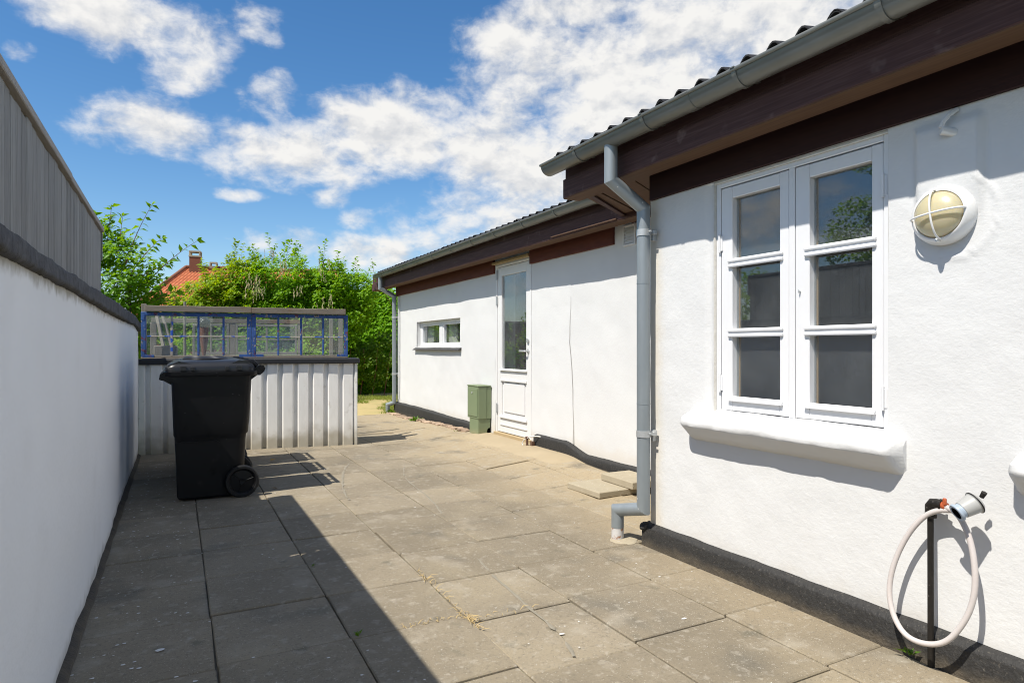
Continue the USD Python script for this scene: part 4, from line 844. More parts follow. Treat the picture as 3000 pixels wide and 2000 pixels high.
# ------------------------------------------------------------------ wheeled bins
def ring_loft(sections):
    """Sections: lists of equally many 3-D points; lofted and capped."""
    P = np.array(sections, float); n, m = P.shape[:2]; V = P.reshape(-1, 3)
    F = [[i * m + j, i * m + (j + 1) % m, (i + 1) * m + (j + 1) % m, (i + 1) * m + j] for i in range(n - 1) for j in range(m)]
    mb = MB().add(V, F); mb.add(V[:m], [[0, a + 1, a] for a in range(1, m - 1)]); mb.add(V[-m:], [[0, a, a + 1] for a in range(1, m - 1)])
    return mb
def rrect(x0, x1, y0, y1, z, r, k=5, dz=None):
    pts = []
    for cx, cy, a0 in ((x1 - r, y1 - r, 0), (x0 + r, y1 - r, 90), (x0 + r, y0 + r, 180), (x1 - r, y0 + r, 270)):
        for t in np.linspace(a0, a0 + 90, k): pts.append((cx + r * math.cos(math.radians(t)), cy + r * math.sin(math.radians(t)), z))
    return pts
def make_bin(label, loc_, rotz):
    """Local axes: +x to the back (handle side), y across, z up; front left corner of the body at the origin side."""
    t = thing("wheelie_bin", label, "bin", None, loc=loc_, rotz=rotz)
    W = .275
    body = [rrect(.018, .465, -.215, .215, .012, .05), rrect(.008, .474, -.226, .226, .03, .055), rrect(-.004, .490, -.236, .236, .35, .055), rrect(-.008, .495, -.240, .240, .455, .055), rrect(-.010, .498, -.242, .242, .49, .055), rrect(-.017, .512, -.248, .248, .505, .055), rrect(-.020, .522, -.254, .254, .62, .055), rrect(-.030, .535, -.262, .262, .90, .05), rrect(-.031, .537, -.263, .263, .955, .05)]
    ring_loft(body).build("body", M["black_plastic"], t, smooth=38)
    for sy in (-1, 1):                                                   # side mouldings of the lower half
        yy = sy * .238; e = MB(); e.add(*rotpoly([(-.002, .455), (.28, .455), (.305, .44), (.32, .25), (.318, .03), (.016, .03)], yy, sy * .009, lean=.030)); e.build("side_moulding", M["black_plastic"], t, smooth=30)
    rim = [rrect(-.075, .575, -.283, .283, .955, .06), rrect(-.088, .578, -.288, .288, .962, .06), rrect(-.088, .578, -.288, .288, .990, .06), rrect(-.080, .570, -.282, .282, .994, .06)]
    ring_loft(rim).build("rim", M["black_plastic"], t, smooth=30)
    fl = MB()                                                            # front lift comb
    fl.add(*extrude([(-.112, .938), (-.104, .932), (.02, .905), (.06, .90), (.06, .958), (-.08, .987), (-.105, .975)], 1, -.270, .270)); fl.build("lift_comb", M["black_plastic"], t)
    for sy in (-1, 1):
        ga = MB(); ga.add(*extrude([(-.10, .935), (-.02, .885), (-.005, .885), (.005, .945)], 1, sy * .20 - .006, sy * .20 + .006)); ga.build("gusset", M["black_plastic"], t)
        ga = MB(); ga.add(*extrude([(.50, .895), (.515, .895), (.535, .925), (.575, .955), (.50, .96)], 1, sy * .23 - .012, sy * .23 + .012)); ga.build("gusset", M["black_plastic"], t)
    # lid, domed with a raised centre
    lid = [rrect(-.072, .56, -.275, .275, .996, .06), rrect(-.072, .56, -.275, .275, 1.024, .06), rrect(-.055, .55, -.262, .262, 1.046, .06), rrect(-.02, .53, -.235, .235, 1.066, .07), rrect(.04, .49, -.195, .195, 1.076, .08), rrect(.10, .44, -.14, .14, 1.083, .08), rrect(.18, .36, -.06, .06, 1.088, .05)]
    ring_loft(lid).build("lid", M["lid_plastic"], t, smooth=60)
    for x0, x1 in ((.03, .07), (.10, .13), (.34, .37), (.42, .46)):
        for sy in (-1, 1): lr = MB(); lr.box(x0, x1, sy * .279 - .010, sy * .279 + .010, 1.000, 1.030 + (.006 if x0 in (.03, .42) else 0), .003); lr.build("lid_clip", M["lid_plastic"], t)
    for sy in (-1, 1):
        lr = MB(); lr.add(*extrude([(-.05, 1.04), (.02, 1.072), (.16, 1.040), (.18, 1.028), (-.05, 1.028)], 1, sy * .245 - .010, sy * .245 + .010)); lr.build("lid_rib", M["lid_plastic"], t)
        lr = MB(); lr.add(*extrude([(.34, 1.030), (.44, 1.078), (.50, 1.074), (.54, 1.030)], 1, sy * .245 - .010, sy * .245 + .010)); lr.build("lid_rib", M["lid_plastic"], t)
    rr = MB(); rr.add(*tube([(-.01 + .4 * math.sin(a) * .0 + .23 - .17 * math.cos(a), .16 * math.sin(a), 1.083 + .004) for a in np.linspace(0, 2 * np.pi, 25)], .006, 6)); rr.build("lid_ring", M["lid_plastic"], t, smooth=True)
    # handle: two hinge arms and a bar
    hd = MB()
    for sy in (-1, 1):
        hd.add(*extrude([(.54, .962), (.60, .955), (.632, .985), (.640, 1.01), (.625, 1.035), (.598, 1.038), (.575, 1.018), (.548, 1.005)], 1, sy * .20 - .016, sy * .20 + .016))
        hd.add(*extrude([(.54, .962), (.60, .962), (.61, 1.01), (.56, 1.02)], 1, sy * .07 - .012, sy * .07 + .012))
        hd.add(*tube([(.49, sy * .20, 1.062), (.545, sy * .20, 1.058), (.58, sy * .20, 1.03)], [.022, .026, .02], 10))
    hd.add(*tube([(.618, -.235, 1.012), (.618, .235, 1.012)], .016, 12)); hd.build("handle", M["black_plastic"], t, smooth=35)
    ax = MB(); ax.add(*tube([(.462, -.255, .124), (.462, .255, .124)], .011, 10)); ax.build("axle", M["galv"], t, smooth=40)
    for sy in (-1, 1):
        w = UsdGeom.Xform.Define(stage, numbered(path_of(t), "wheel")).GetPrim()
        def wl(profile): v, f = revolve(profile, 36); v = v[:, [0, 2, 1]] * [1, sy, 1]; return v + [.462, sy * .262, .125], f
        m = MB(); m.add(*wl([(.098, -.022), (.118, -.022), (.125, -.014), (.125, .014), (.118, .024), (.104, .024), (.100, .018), (.098, -.022)])); m.build("tyre", M["rubber"], w, smooth=35)
        m = MB(); m.add(*wl([(0, .012), (.020, .014), (.024, .008), (.085, .004), (.093, .016), (.101, .019), (.101, -.016), (0, -.016)]))
        for k in range(3):
            a = 2.4 + k * 2.094; v, f = cbox(.02, .088, -.003, .003, 0, .010, .002); v = rot(v, (0, 0, 1), math.degrees(a)); v = v[:, [0, 2, 1]] * [1, sy, 1] + [.462, sy * .262 + sy * .006, .125]; m.add(v, f)
        m.build("rim", M["black_plastic"], w, smooth=35)
    return t
def rotpoly(poly, y, out, lean=0.0):
    """A polygon in x-z standing proud of the side at y, leaning outward with height like the body does."""
    v, f = extrude(poly, 1, min(y, y + out) - .004, max(y, y + out)); s = np.sign(y); v = v.copy(); v[:, 1] += s * (v[:, 2] - .45) * lean * .9; return v, f
make_bin("nearest black wheeled bin of the row beside the garden wall", (0, 5.70, 0), 0)
for k, (x, y, lb) in enumerate(((.015, 6.345, "middle black wheeled bin, mostly hidden behind the nearest one"), (.03, 6.985, "rearmost black wheeled bin, next to the corrugated screen"))):
    src = "/World/wheelie_bin"; x_ = UsdGeom.Xform.Define(stage, numbered("/World", "wheelie_bin"))
    x_.GetPrim().GetReferences().AddInternalReference(src)
    x_.GetPrim().GetAttribute("xformOp:translate").Set((x, y, 0)); x_.GetPrim().SetInstanceable(True)
    tag(x_, lb, "bin")
for p_ in ("wheelie_bin", "wheelie_bin_001", "wheelie_bin_002"): stage.GetPrimAtPath("/World/" + p_).SetCustomDataByKey("group", "black bins in a row")

# ------------------------------------------------------------------ meter cabinet
cb = thing("meter_cabinet", "green metal meter cabinet standing by the annexe door", "cabinet")
CX, CY0, CY1 = 3.377, 7.33, 7.659
m = MB(); m.box(CX, 3.50, CY0, CY1, .270, .680, .004); m.build("housing", M["cabinet"], cb)
m = MB(); m.box(3.503, 3.565, CY0 + .001, CY1, .272, .678, .004); m.build("back_box", M["cabinet"], cb)
m = MB(); m.box(CX - .006, 3.56, CY0 - .006, CY1 + .006, .681, .694, .004); m.build("lid", M["cabinet"], cb)
m = MB(); m.box(CX - .008, CX - .0005, CY0 + .022, CY1 - .022, .298, .648, .003); m.build("cabinet_door", M["cabinet"], cb)
m = MB(); m.tube([(CX - .013, 7.50, .598), (CX - .007, 7.50, .598)], .014, 14); m.build("lock", M["galv"], cb, smooth=40)
m = MB(); m.box(CX + .006, 3.553, CY0 + .01, CY1 - .05, -.02, .270, .004); m.build("base", M["cabinet"], cb)

# ------------------------------------------------------------------ bulkhead lamp
LY, LZ = 1.341, 1.662
lamp = thing("bulkhead_lamp", "round white bulkhead lamp with amber glass and cross guard on the house wall", "lamp")
def onwall(v):
    """Local z points out of the wall, local x to -y, local y up."""
    v = np.asarray(v); return np.column_stack([HX - v[:, 2], LY - v[:, 0], LZ + v[:, 1]])
def wadd(m, vf): m.add(onwall(vf[0]), vf[1]); return m
m = MB(); wadd(m, revolve([(.106, -.01), (.110, .004), (.110, .014), (.108, .026), (.103, .038), (.097, .047), (.091, .052), (.087, .052), (.085, .049), (.085, .03)], 48)); m.build("housing", M["lamp_white"], lamp, smooth=40)
dome_p = [(.0845, .034)] + [(.0845 * math.cos(t), .042 + .050 * math.sin(t)) for t in np.linspace(0, np.pi / 2, 12)]
m = MB(); wadd(m, revolve(dome_p, 40)); m.build("glass", M["amber"], lamp, smooth=True)
for a in (6, 96):
    th = np.linspace(0, np.pi, 25); pts = np.column_stack([.092 * np.cos(th) * math.cos(math.radians(a)), .092 * np.cos(th) * math.sin(math.radians(a)), .048 + .055 * np.sin(th) ** .8]); v, f = tube(pts, .0036, 8); m = MB(); wadd(m, (v, f)); m.build("guard_bar", M["lamp_white"], lamp, smooth=45)
m = MB(); wadd(m, (cbox(-.006, .006, -.102, -.088, .04, .066, .003))); m.build("guard_lug", M["lamp_white"], lamp)

# ------------------------------------------------------------------ standpipe and hose
sp = thing("standpipe", "slim black iron standpipe against the house wall beside the hose loop", "pipe")
m = MB(); m.tube([(2.462, 1.362, -.02), (2.468, 1.366, .3), (2.474, 1.370, .565)], .0106, 14); m.build("riser", M["iron"], sp, smooth=45)
m = MB(); m.tube([(2.474, 1.370, .555), (2.474, 1.370, .59), (2.473, 1.362, .600), (2.472, 1.345, .603), (2.470, 1.328, .603)], [.018, .018, .019, .018, .018], 14); m.tube([(2.474, 1.370, .548), (2.474, 1.370, .560)], .021, 14); m.tube([(2.470, 1.333, .603), (2.470, 1.326, .603)], .021, 14); m.build("elbow", M["iron"], sp, smooth=45)
hs = thing("hose_loop", "pale pinkish hose hanging in a loop on the standpipe with a grey coupling", "hose")
ctrl = np.array([(2.468, 1.322, .600), (2.462, 1.300, .597), (2.448, 1.268, .588), (2.435, 1.238, .560), (2.428, 1.214, .510), (2.422, 1.198, .44), (2.415, 1.192, .36), (2.410, 1.204, .28), (2.402, 1.236, .20), (2.395, 1.285, .135), (2.392, 1.345, .108), (2.396, 1.415, .112), (2.404, 1.462, .16), (2.414, 1.486, .23), (2.424, 1.487, .30), (2.434, 1.470, .38), (2.444, 1.442, .455), (2.452, 1.405, .52), (2.458, 1.37, .56), (2.462, 1.33, .583), (2.464, 1.30, .590), (2.452, 1.262, .598)])
from scipy.interpolate import CubicSpline
tt = np.concatenate([[0], np.cumsum(np.linalg.norm(np.diff(ctrl, axis=0), axis=1))]); cs = CubicSpline(tt, ctrl); pts = cs(np.linspace(0, tt[-1], 140))
m = MB(); m.tube(pts, .0098, 14); m.build("hose", M["hose"], hs, smooth=True)
m = MB(); m.tube([(2.469, 1.326, .601), (2.466, 1.310, .600)], .0145, 12); m.box(2.452, 2.462, 1.305, 1.318, .606, .632, .003); m.build("hose_clip", M["red_clip"], hs, smooth=40)
# coupling: conical grey cup, open blue-grey collar facing the yard
ca = np.array([2.378, 1.232, .605]); cbk = np.array([2.473, 1.176, .670]); ax_ = (cbk - ca) / np.linalg.norm(cbk - ca)
def along(profile, sides=28):
    v, f = revolve(profile, sides); z = ax_; x = np.cross([0, 0, 1.0], z); x /= np.linalg.norm(x); y = np.cross(z, x)
    v = v * [.82, .82, .80]; return ca + v[:, :1] * x + v[:, 1:2] * y + v[:, 2:3] * z, f
m = MB(); m.add(*along([(.026, .0), (.036, .0), (.038, .003), (.038, .010), (.031, .014), (.031, .030)])); m.build("collar", M["pvc_blue"], hs, smooth=35)
m = MB(); m.add(*along([(.0255, .001), (.024, .02), (.0, .021)])); m.build("collar_bore", M["black_plastic"], hs, smooth=35)
m = MB(); m.add(*along([(.030, .026), (.034, .028), (.042, .085), (.046, .088), (.046, .094), (.043, .097), (.036, .104), (.018, .108), (0, .108)])); m.build("cup", M["pvc_grey"], hs, smooth=35)
m = MB(); m.add(*along([(.0465, .0875), (.0475, .089), (.0475, .0925), (.0465, .094)])); v, f = cbox(-.008, .008, -.004, .004, .105, .125, .002); m.build("seal", M["rubber"], hs, smooth=35)
m = MB(); m.tube([(2.448, 1.188, .662), (2.446, 1.178, .680)], [.008, .010], 6); m.build("cup_tab", M["iron"], hs)

# ------------------------------------------------------------------ small yard things
def loose(x0, x1, y0, y1, z0, z1, label, r):
    v, f = cbox(x0, x1, y0, y1, z0, z1, .005); v = rot(v, (0, 0, 1), r, ((x0 + x1) / 2, (y0 + y1) / 2, 0)); obj("loose_slab", (v, f), M["concrete_slab"], label=label, cat="slab", group="loose slabs by the downpipe")
loose(2.885, 3.385, 4.05, 4.49, .008, .056, "lower loose concrete slab lying on the paving beside the house corner", 1.5)
loose(3.175, 3.47, 3.99, 4.42, .058, .116, "upper loose concrete slab resting on the lower one", -1)
es = thing("earth_rod", "rusty pipe stub with a white cable loop beside the annexe door", "pipe")
m = MB(); m.tube([(3.45, 6.19, .02), (3.45, 6.19, .185)], .014, 10); m.tube([(3.45, 6.19, .168), (3.45, 6.19, .188)], .021, 10); m.build("stub", M["rust"], es, smooth=40)
m = MB(); m.tube([(3.48, 6.12, .05), (3.44, 6.15, .055), (3.42, 6.22, .075), (3.42, 6.25, .11), (3.43, 6.22, .155), (3.46, 6.13, .195), (3.50, 6.06, .205), (3.55, 6.02, .195)], .0065, 8); m.build("cable", M["cable_white"], es, smooth=40)
m = MB(); m.box(3.47, 3.51, 6.12, 6.16, .03, .14, .004); m.build("bracket", M["rust"], es)
be = thing("brick_edging", "strip of broken reddish bricks along the foot of the annexe wall", "brick edging")
for k in range(34):
    y = 7.75 + k * .102 + rng.uniform(-.01, .01); x = 3.405 + rng.uniform(-.015, .015); w, h_, d = rng.uniform(.04, .075), rng.uniform(.035, .055), rng.uniform(.012, .028)
    v, f = cbox(x - w, x + w, y - h_, y + h_, -.03, d, .008); v = v * 1.0; v[:, :2] += rng.normal(0, .006, (len(v), 2)); v[:, 2] += rng.normal(0, .003, len(v)) + gz(x, y); v = rot(v, (0, 0, 1), rng.uniform(-14, 14), (x, y, 0)); obj("brick", (v, f), M["brick"], be)

# straw in the joints
st = MB(); r = random.Random(4)
def tuft(x, y, n, ln, spread):
    for _ in range(n):
        px, py = x + r.gauss(0, spread), y + r.gauss(0, spread * 2.2); a = r.uniform(0, 6.28); l_ = ln * r.uniform(.4, 1.3); e = r.uniform(.05, .6)
        st.tube([(px, py, .001), (px + .4 * l_ * math.cos(a), py + .4 * l_ * math.sin(a), .01 + .4 * l_ * e), (px + l_ * math.cos(a + .4), py + l_ * math.sin(a + .4), .006 + .55 * l_ * e)], [.0016, .0013, .0006], 3, False)
for t in np.linspace(0, 1, 26): tuft(1.122, 2.42 + t * .80, 1 if t > .15 else 5, .034, .005)
tuft(1.122, 2.52, 12, .055, .012); tuft(1.122, 3.08, 8, .045, .009)
for t in np.linspace(0, 1, 12): tuft(.85 + t * .27, 2.575, 2, .022, .006)
for t in np.linspace(0, 1, 10): tuft(1.13 + t * .3, 2.515, 1, .025, .007)
st.build("dry_grass", M["straw"], label="dry straw growing along the slab joint in the sunlit middle of the yard", cat="grass", kind="stuff")
# white flecks and crumbs on the shaded paving
fl = MB()
def fleck(x, y, s_):
    n = 6; a = np.arange(n) * 2 * np.pi / n; rr_ = s_ * rng.uniform(.6, 1.2, n); v = np.column_stack([x + rr_ * np.cos(a) * 1.25, y + rr_ * np.sin(a) * .8, np.full(n, .0035)]); v = np.vstack([v, [x, y, .0035 + s_ * .25]]); v[:, 2] += gz(v[:, 0], v[:, 1]); fl.add(v, [[6, k, (k + 1) % 6] for k in range(6)])
for _ in range(150): fleck(-.33 + abs(rng.normal(0, .28)), rng.uniform(2.2, 7.4), rng.uniform(.003, .008))
for _ in range(110): fleck(rng.uniform(-.2, 2.4), rng.uniform(2.0, 6.5), rng.uniform(.002, .006))
fleck(-.05, 2.83, .017); fleck(1.95, 2.1, .013); fleck(1.40, 2.22, .010)
fl.build("white_crumbs", M["petal"], label="white crumbs and fallen petals scattered over the slabs", cat="debris", kind="stuff")
def dead_leaf(x, y, s_, label, m_="deadleaf"):
    v, f = leaves(np.array([[x, y, .012 + gz(x, y)]]), np.array([[1.0, .3, .05]]), s_, int(x * 1000) + 5, width=.6, droop=0, spread=.2); obj("fallen_leaf", (v, f), M[m_], label=label, cat="leaf")
dead_leaf(.705, 5.62, .07, "curled orange leaf on the paving right of the bin wheel"); dead_leaf(.86, 6.95, .07, "dry brown leaf on the sunlit strip behind the bin wheels")
def weed(x, y, z, s_, n, label):
    P = np.tile([x, y, z], (n, 1)) + np.random.default_rng(int(abs(x * y) * 100)).normal(0, s_ * .35, (n, 3)) * [1, 1, .3]; D = P - [x, y, z - s_ * .6]; v, f = leaves(P, D, s_, 9, droop=-.1, spread=.5); obj("weed", (v, f), M["leaf_weed"], label=label, cat="weed")
weed(3.49, 5.60, .055, .04, 16, "small green weed at the foot of the annexe plinth between door and downpipe"); weed(.66, 2.60, .003, .020, 6, "small green weed in the shaded joint near the bottom left slabs"); weed(3.34, 7.86, .03, .05, 20, "green weed beside the meter cabinet"); weed(3.36, 9.62, .02, .07, 26, "green weed in the middle of the brick edging"); weed(3.40, 11.15, .02, .06, 22, "green weed at the far downpipe foot"); weed(.645, 3.52, .003, .016, 5, "tiny weed in the shaded joint left of the shadow edge"); weed(2.45, 1.43, .02, .03, 10, "yellow green moss tuft below the hose loop")

# ------------------------------------------------------------------ vegetation
def clump_crown(blobs, nclump, nleaf, size, seed, clump_r=.16, shell=.65, zmin=None, facing=None, **kw):
    """Leaves in clumps spread over the outer part of ellipsoids. blobs: (cx,cy,cz,rx,ry,rz)."""
    r = np.random.default_rng(seed); B = np.array(blobs); vol = (B[:, 3] * B[:, 4] * B[:, 5]) ** (2 / 3); pick = r.choice(len(B), nclump, p=vol / vol.sum())
    d = r.normal(0, 1, (nclump, 3)); d /= np.linalg.norm(d, axis=1, keepdims=True)
    rad = shell + (1 - shell) * r.random(nclump) ** .5; rad *= .85 + .35 * meshkit.noise(d * 2.5 + seed)
    C = B[pick, :3] + d * B[pick, 3:] * rad[:, None]
    if facing is not None:
        ok = (d @ np.asarray(facing) > -.35); C, d = C[ok], d[ok]
    per_ = max(1, nleaf // len(C)); P = np.repeat(C, per_, 0); DD = np.repeat(d, per_, 0); o = r.normal(0, 1, (len(P), 3)); o /= np.linalg.norm(o, axis=1, keepdims=True); P = P + o * (clump_r * r.random(len(P))[:, None] ** .5) * [1, 1, .75]
    D = DD * .8 + o * .6
    if zmin is not None: ok = P[:, 2] > zmin; P, D = P[ok], D[ok]
    kw.setdefault("face", .9); return leaves(P, D, size, seed + 1, **kw)
def shoot(p0, p1, bend, n, size, seed, twig, lf, r0=.008):
    p0, p1 = np.array(p0), np.array(p1); mid = (p0 + p1) / 2 + np.array(bend); t = np.linspace(0, 1, 9)[:, None]; c = (1 - t) ** 2 * p0 + 2 * t * (1 - t) * mid + t * t * p1
    twig.add(*tube(c, np.linspace(r0, r0 * .25, 9), 5)); tl = np.linspace(.15, 1, n)[:, None]; P = (1 - tl) ** 2 * p0 + 2 * tl * (1 - tl) * mid + tl * tl * p1
    d = (p1 - p0) / np.linalg.norm(p1 - p0); sd = np.cross(d, [0, 1.0, 0]); sd /= np.linalg.norm(sd) + 1e-9; D = np.where(np.arange(n)[:, None] % 2 == 0, sd, -sd) + .55 * d + np.random.default_rng(seed).normal(0, .3, (n, 3)); lf.add(*leaves(P, D, size, seed, droop=.25, spread=.25))
    lf.add(*leaves(np.tile(p1, (4, 1)), np.tile(d, (4, 1)), size * .7, seed + 1, spread=.6))
def plant(name, label, cat, crown, cm, stems, sm, group=None, extra=()):
    t = thing(name, label, cat, group)
    crown.build("crown", cm, t)
    if stems is not None: stems.build("trunk", sm, t, smooth=45)
    for nm, mb, m_ in extra: mb.build(nm, m_, t, kind="stuff" if nm in ("seed_pods", "twig") else None)
    return t
# cherry-like tree behind the wall end
lf, tw, tr = MB(), MB(), MB()
lf.add(*clump_crown([(-.85, 10.5, 2.1, .62, .8, .60), (-.62, 10.4, 1.75, .50, .7, .6), (-.98, 10.5, 2.6, .38, .5, .36), (-.42, 10.2, 1.40, .42, .5, .42)], 190, 5600, .10, 21, clump_r=.19, shell=.35, droop=.35))
for a, b_, bd, n, sd in (((-.62, 10.4, 2.35), (-.30, 10.33, 3.18), (-.03, 0, .05), 16, 1), ((-.45, 10.3, 1.95), (.27, 10.03, 2.68), (-.03, 0, .10), 16, 2), ((-.55, 10.3, 2.2), (-.17, 10.26, 2.72), (-.02, 0, .06), 18, 3), ((-.85, 10.5, 2.6), (-.80, 10.57, 3.15), (0, 0, 0), 12, 4), ((-.72, 10.5, 2.5), (-.66, 10.5, 3.02), (0, 0, 0), 12, 5), ((-.98, 10.5, 2.6), (-.98, 10.5, 3.0), (0, 0, 0), 10, 6), ((-.4, 10.3, 1.7), (.02, 10.2, 1.98), (0, 0, .08), 14, 7), ((-.5, 10.3, 2.1), (-.08, 10.25, 2.36), (0, 0, .06), 14, 8), ((-.9, 10.4, 1.7), (-.55, 10.4, 2.5), (0, 0, 0), 14, 9)): shoot(a, b_, bd, n, .115, sd * 7, tw, lf)
tr.tube([(-.75, 10.5, -.08), (-.72, 10.5, .8), (-.6, 10.45, 1.6), (-.55, 10.4, 2.2)], [.07, .06, .04, .02], 8); tr.tube([(-.72, 10.5, .8), (-1.0, 10.5, 1.8), (-.95, 10.5, 2.6)], [.05, .03, .012], 7)
plant("cherry_tree", "young leafy tree with long reddish shoots behind the garden wall end", "tree", lf, M["leaf_cherry"], tr, M["bark"], extra=(("twig", tw, M["red_twig"]),))
# shrubs behind the glazed screen: yellow green, laburnum with pods, mid
def shrub(name, label, blobs, nc, nl, size, seed, lm, stems, shoots=(), pods=(), zmin=None, pr=.03, nshoot=16, **kw):
    kk = 1.2; far_ = lambda p: (p[0] * kk, p[1] * kk, max(-.08, EYE + (p[2] - EYE) * kk))
    blobs = [(*far_(b_[:3]), b_[3] * kk, b_[4] * kk, b_[5] * kk) for b_ in blobs]; stems = [[far_(p) for p in q] for q in stems]; shoots = [(far_(a), far_(b_), n) for a, b_, n in shoots]; pods = [(*far_((p[0] * .965, p[1] * .965, EYE + (p[2] - EYE) * .965)), p[3]) for p in pods]; size *= 1.12; kw["clump_r"] = kw.get("clump_r", .15) * 1.15
    lf, tr, tw, pd = MB(), MB(), MB(), MB(); lf.add(*clump_crown(blobs, nc, nl, size, seed, zmin=zmin, **kw))
    for s_ in stems: tr.tube(s_, np.linspace(.035, .01, len(s_)), 6)
    rs = np.random.default_rng(seed + 31); tops = sorted(blobs, key=lambda q: -q[2] - q[5])[:5]
    for k in range(nshoot):
        q = tops[k % len(tops)]; a = rs.uniform(0, 6.28); rr_ = rs.uniform(.1, .85); x_, y_ = q[0] + q[3] * rr_ * math.cos(a), q[1] + q[4] * rr_ * math.sin(a); z_ = q[2] + q[5] * math.sqrt(max(0, 1 - rr_ ** 2)) * .8
        shoots.append(((x_, y_, z_), (x_ + rs.normal(0, .10), y_ + rs.normal(0, .08), z_ + rs.uniform(.22, .55)), int(rs.integers(9, 16))))
    for k, (a, b_, n) in enumerate(shoots): shoot(a, b_, (0, 0, .03), n + 5, size * .95, seed + 50 + k, tw, lf, .004)
    r = np.random.default_rng(seed + 9)
    pods_ = []
    for (x, y, z, n) in pods:
        pd = MB()
        for _ in range(n):
            q = np.array([x, y, z]) + r.normal(0, [.10, .06, .05]); ln = r.uniform(.10, .26); pd.add(*leaves(np.tile(q, (5, 1)) - np.outer(np.linspace(0, 1, 5), [0, 0, ln]), np.tile([0, 0, -1.0], (5, 1)), .08, int(r.integers(1e6)), width=.28, droop=.3, spread=.25))
        pods_.append(pd)
    ex = []
    if shoots: ex.append(("twig", tw, M["bark"]))
    ex += [("seed_pods", q_, M["pod"]) for q_ in pods_]
    return plant(name, label, "shrub", lf, lm, tr, M["bark"], "shrubs behind the glazed screen", ex)
shrub("yellow_shrub", "yellow green shrub with one tall spire, left of the shrubs behind the glazed screen", [(.62, 13.6, 1.95, .62, .5, .55), (.15, 13.7, 1.55, .5, .5, .5), (.95, 13.5, 2.35, .28, .3, .42), (1.15, 13.4, 1.8, .55, .5, .5), (.5, 13.6, 1.0, .8, .5, .8), (.75, 13.4, 1.7, .7, .4, .5), (1.15, 13.4, 2.2, .5, .4, .48), (.8, 13.5, 2.05, .5, .4, .42), (1.25, 13.4, 2.5, .32, .3, .36), (.32, 13.5, 2.0, .4, .4, .36), (.6, 13.5, 2.15, .38, .35, .38)], 600, 24000, .085, 71, M["leaf_yellow"], [[(.6, 13.7, -.08), (.65, 13.7, 1.2), (.9, 13.5, 2.4)]], shoots=[((.97, 13.5, 2.55), (1.02, 13.5, 3.25), 22), ((.99, 13.5, 2.7), (1.05, 13.5, 3.22), 20), ((.5, 13.6, 2.3), (.42, 13.6, 2.75), 10), ((.2, 13.7, 1.8), (.1, 13.7, 2.25), 8)], clump_r=.15, shell=.62)
shrub("laburnum", "laburnum shrub hung with pale brown seed pods, tallest behind the glazed screen", [(1.95, 13.3, 2.45, .62, .5, .55), (1.65, 13.4, 1.9, .6, .5, .6), (2.35, 13.2, 1.9, .6, .5, .6), (1.9, 13.3, 1.1, .9, .5, .9), (1.5, 13.2, 1.6, .7, .4, .55), (1.5, 13.3, 2.3, .5, .4, .5), (2.2, 13.1, 2.0, .7, .4, .5), (1.6, 13.3, 2.45, .5, .4, .42), (2.3, 13.2, 2.32, .5, .4, .45)], 560, 22000, .085, 72, M["leaf_mid"], [[(1.9, 13.4, -.08), (1.85, 13.4, 1.0), (1.7, 13.3, 2.6)], [(1.9, 13.4, -.08), (2.1, 13.3, 1.2), (2.3, 13.2, 2.4)]], shoots=[((1.70, 13.3, 2.75), (1.58, 13.3, 3.40), 14), ((1.9, 13.3, 2.8), (2.02, 13.3, 3.30), 14), ((2.05, 13.3, 2.7), (2.2, 13.2, 3.2), 14), ((1.4, 13.4, 2.4), (1.35, 13.4, 2.95), 12), ((1.65, 13.3, 2.8), (1.75, 13.3, 3.2), 12)], pods=[(1.62, 13.1, 3.08, 6), (1.85, 13.1, 2.85, 6), (1.32, 13.1, 2.55, 9), (2.1, 12.95, 2.35, 6), (1.4, 13.0, 2.3, 9), (1.15, 13.0, 2.4, 5), (2.3, 12.8, 1.9, 6)], clump_r=.15, shell=.62)
shrub("slender_shrub", "looser shrub with a slim upright top, between the laburnum and the hedge", [(2.75, 13.0, 2.3, .42, .4, .5), (2.95, 13.0, 1.8, .5, .4, .6), (3.25, 13.2, 2.35, .40, .35, .35), (2.8, 13.0, 1.1, .6, .4, .9), (2.9, 12.9, 1.9, .6, .35, .5), (2.75, 13.0, 2.35, .5, .4, .42), (3.15, 13.1, 2.2, .5, .4, .45)], 400, 15000, .085, 73, M["leaf_mid"], [[(2.8, 13.1, -.08), (2.75, 13.0, 1.4), (2.6, 13.0, 2.9)]], shoots=[((2.55, 12.9, 2.55), (2.60, 12.8, 3.28), 20), ((2.62, 12.9, 2.7), (2.5, 12.8, 3.1), 12), ((3.1, 13.1, 2.5), (3.0, 13.0, 2.98), 12), ((3.35, 13.1, 2.45), (3.62, 13.0, 2.92), 14), ((3.2, 13.1, 2.5), (3.25, 13.0, 2.95), 12)], pods=[(2.53, 12.75, 2.92, 5), (2.52, 12.75, 2.65, 4), (2.6, 12.7, 2.15, 5), (2.45, 12.7, 2.0, 4)], clump_r=.15, shell=.62)
shrub("low_greenery", "low greenery seen through the panes of the glazed screen", [(-.4, 11.4, .9, .5, .4, .8), (.4, 11.6, .9, .6, .4, .75), (1.2, 11.6, .85, .7, .4, .8), (2.0, 11.8, .8, .6, .4, .8)], 190, 7000, .07, 74, M["leaf_mid"], [[(.4, 11.6, -.08), (.4, 11.6, .9)], [(1.2, 11.6, -.08), (1.2, 11.6, .8)]], clump_r=.16, shell=.4)
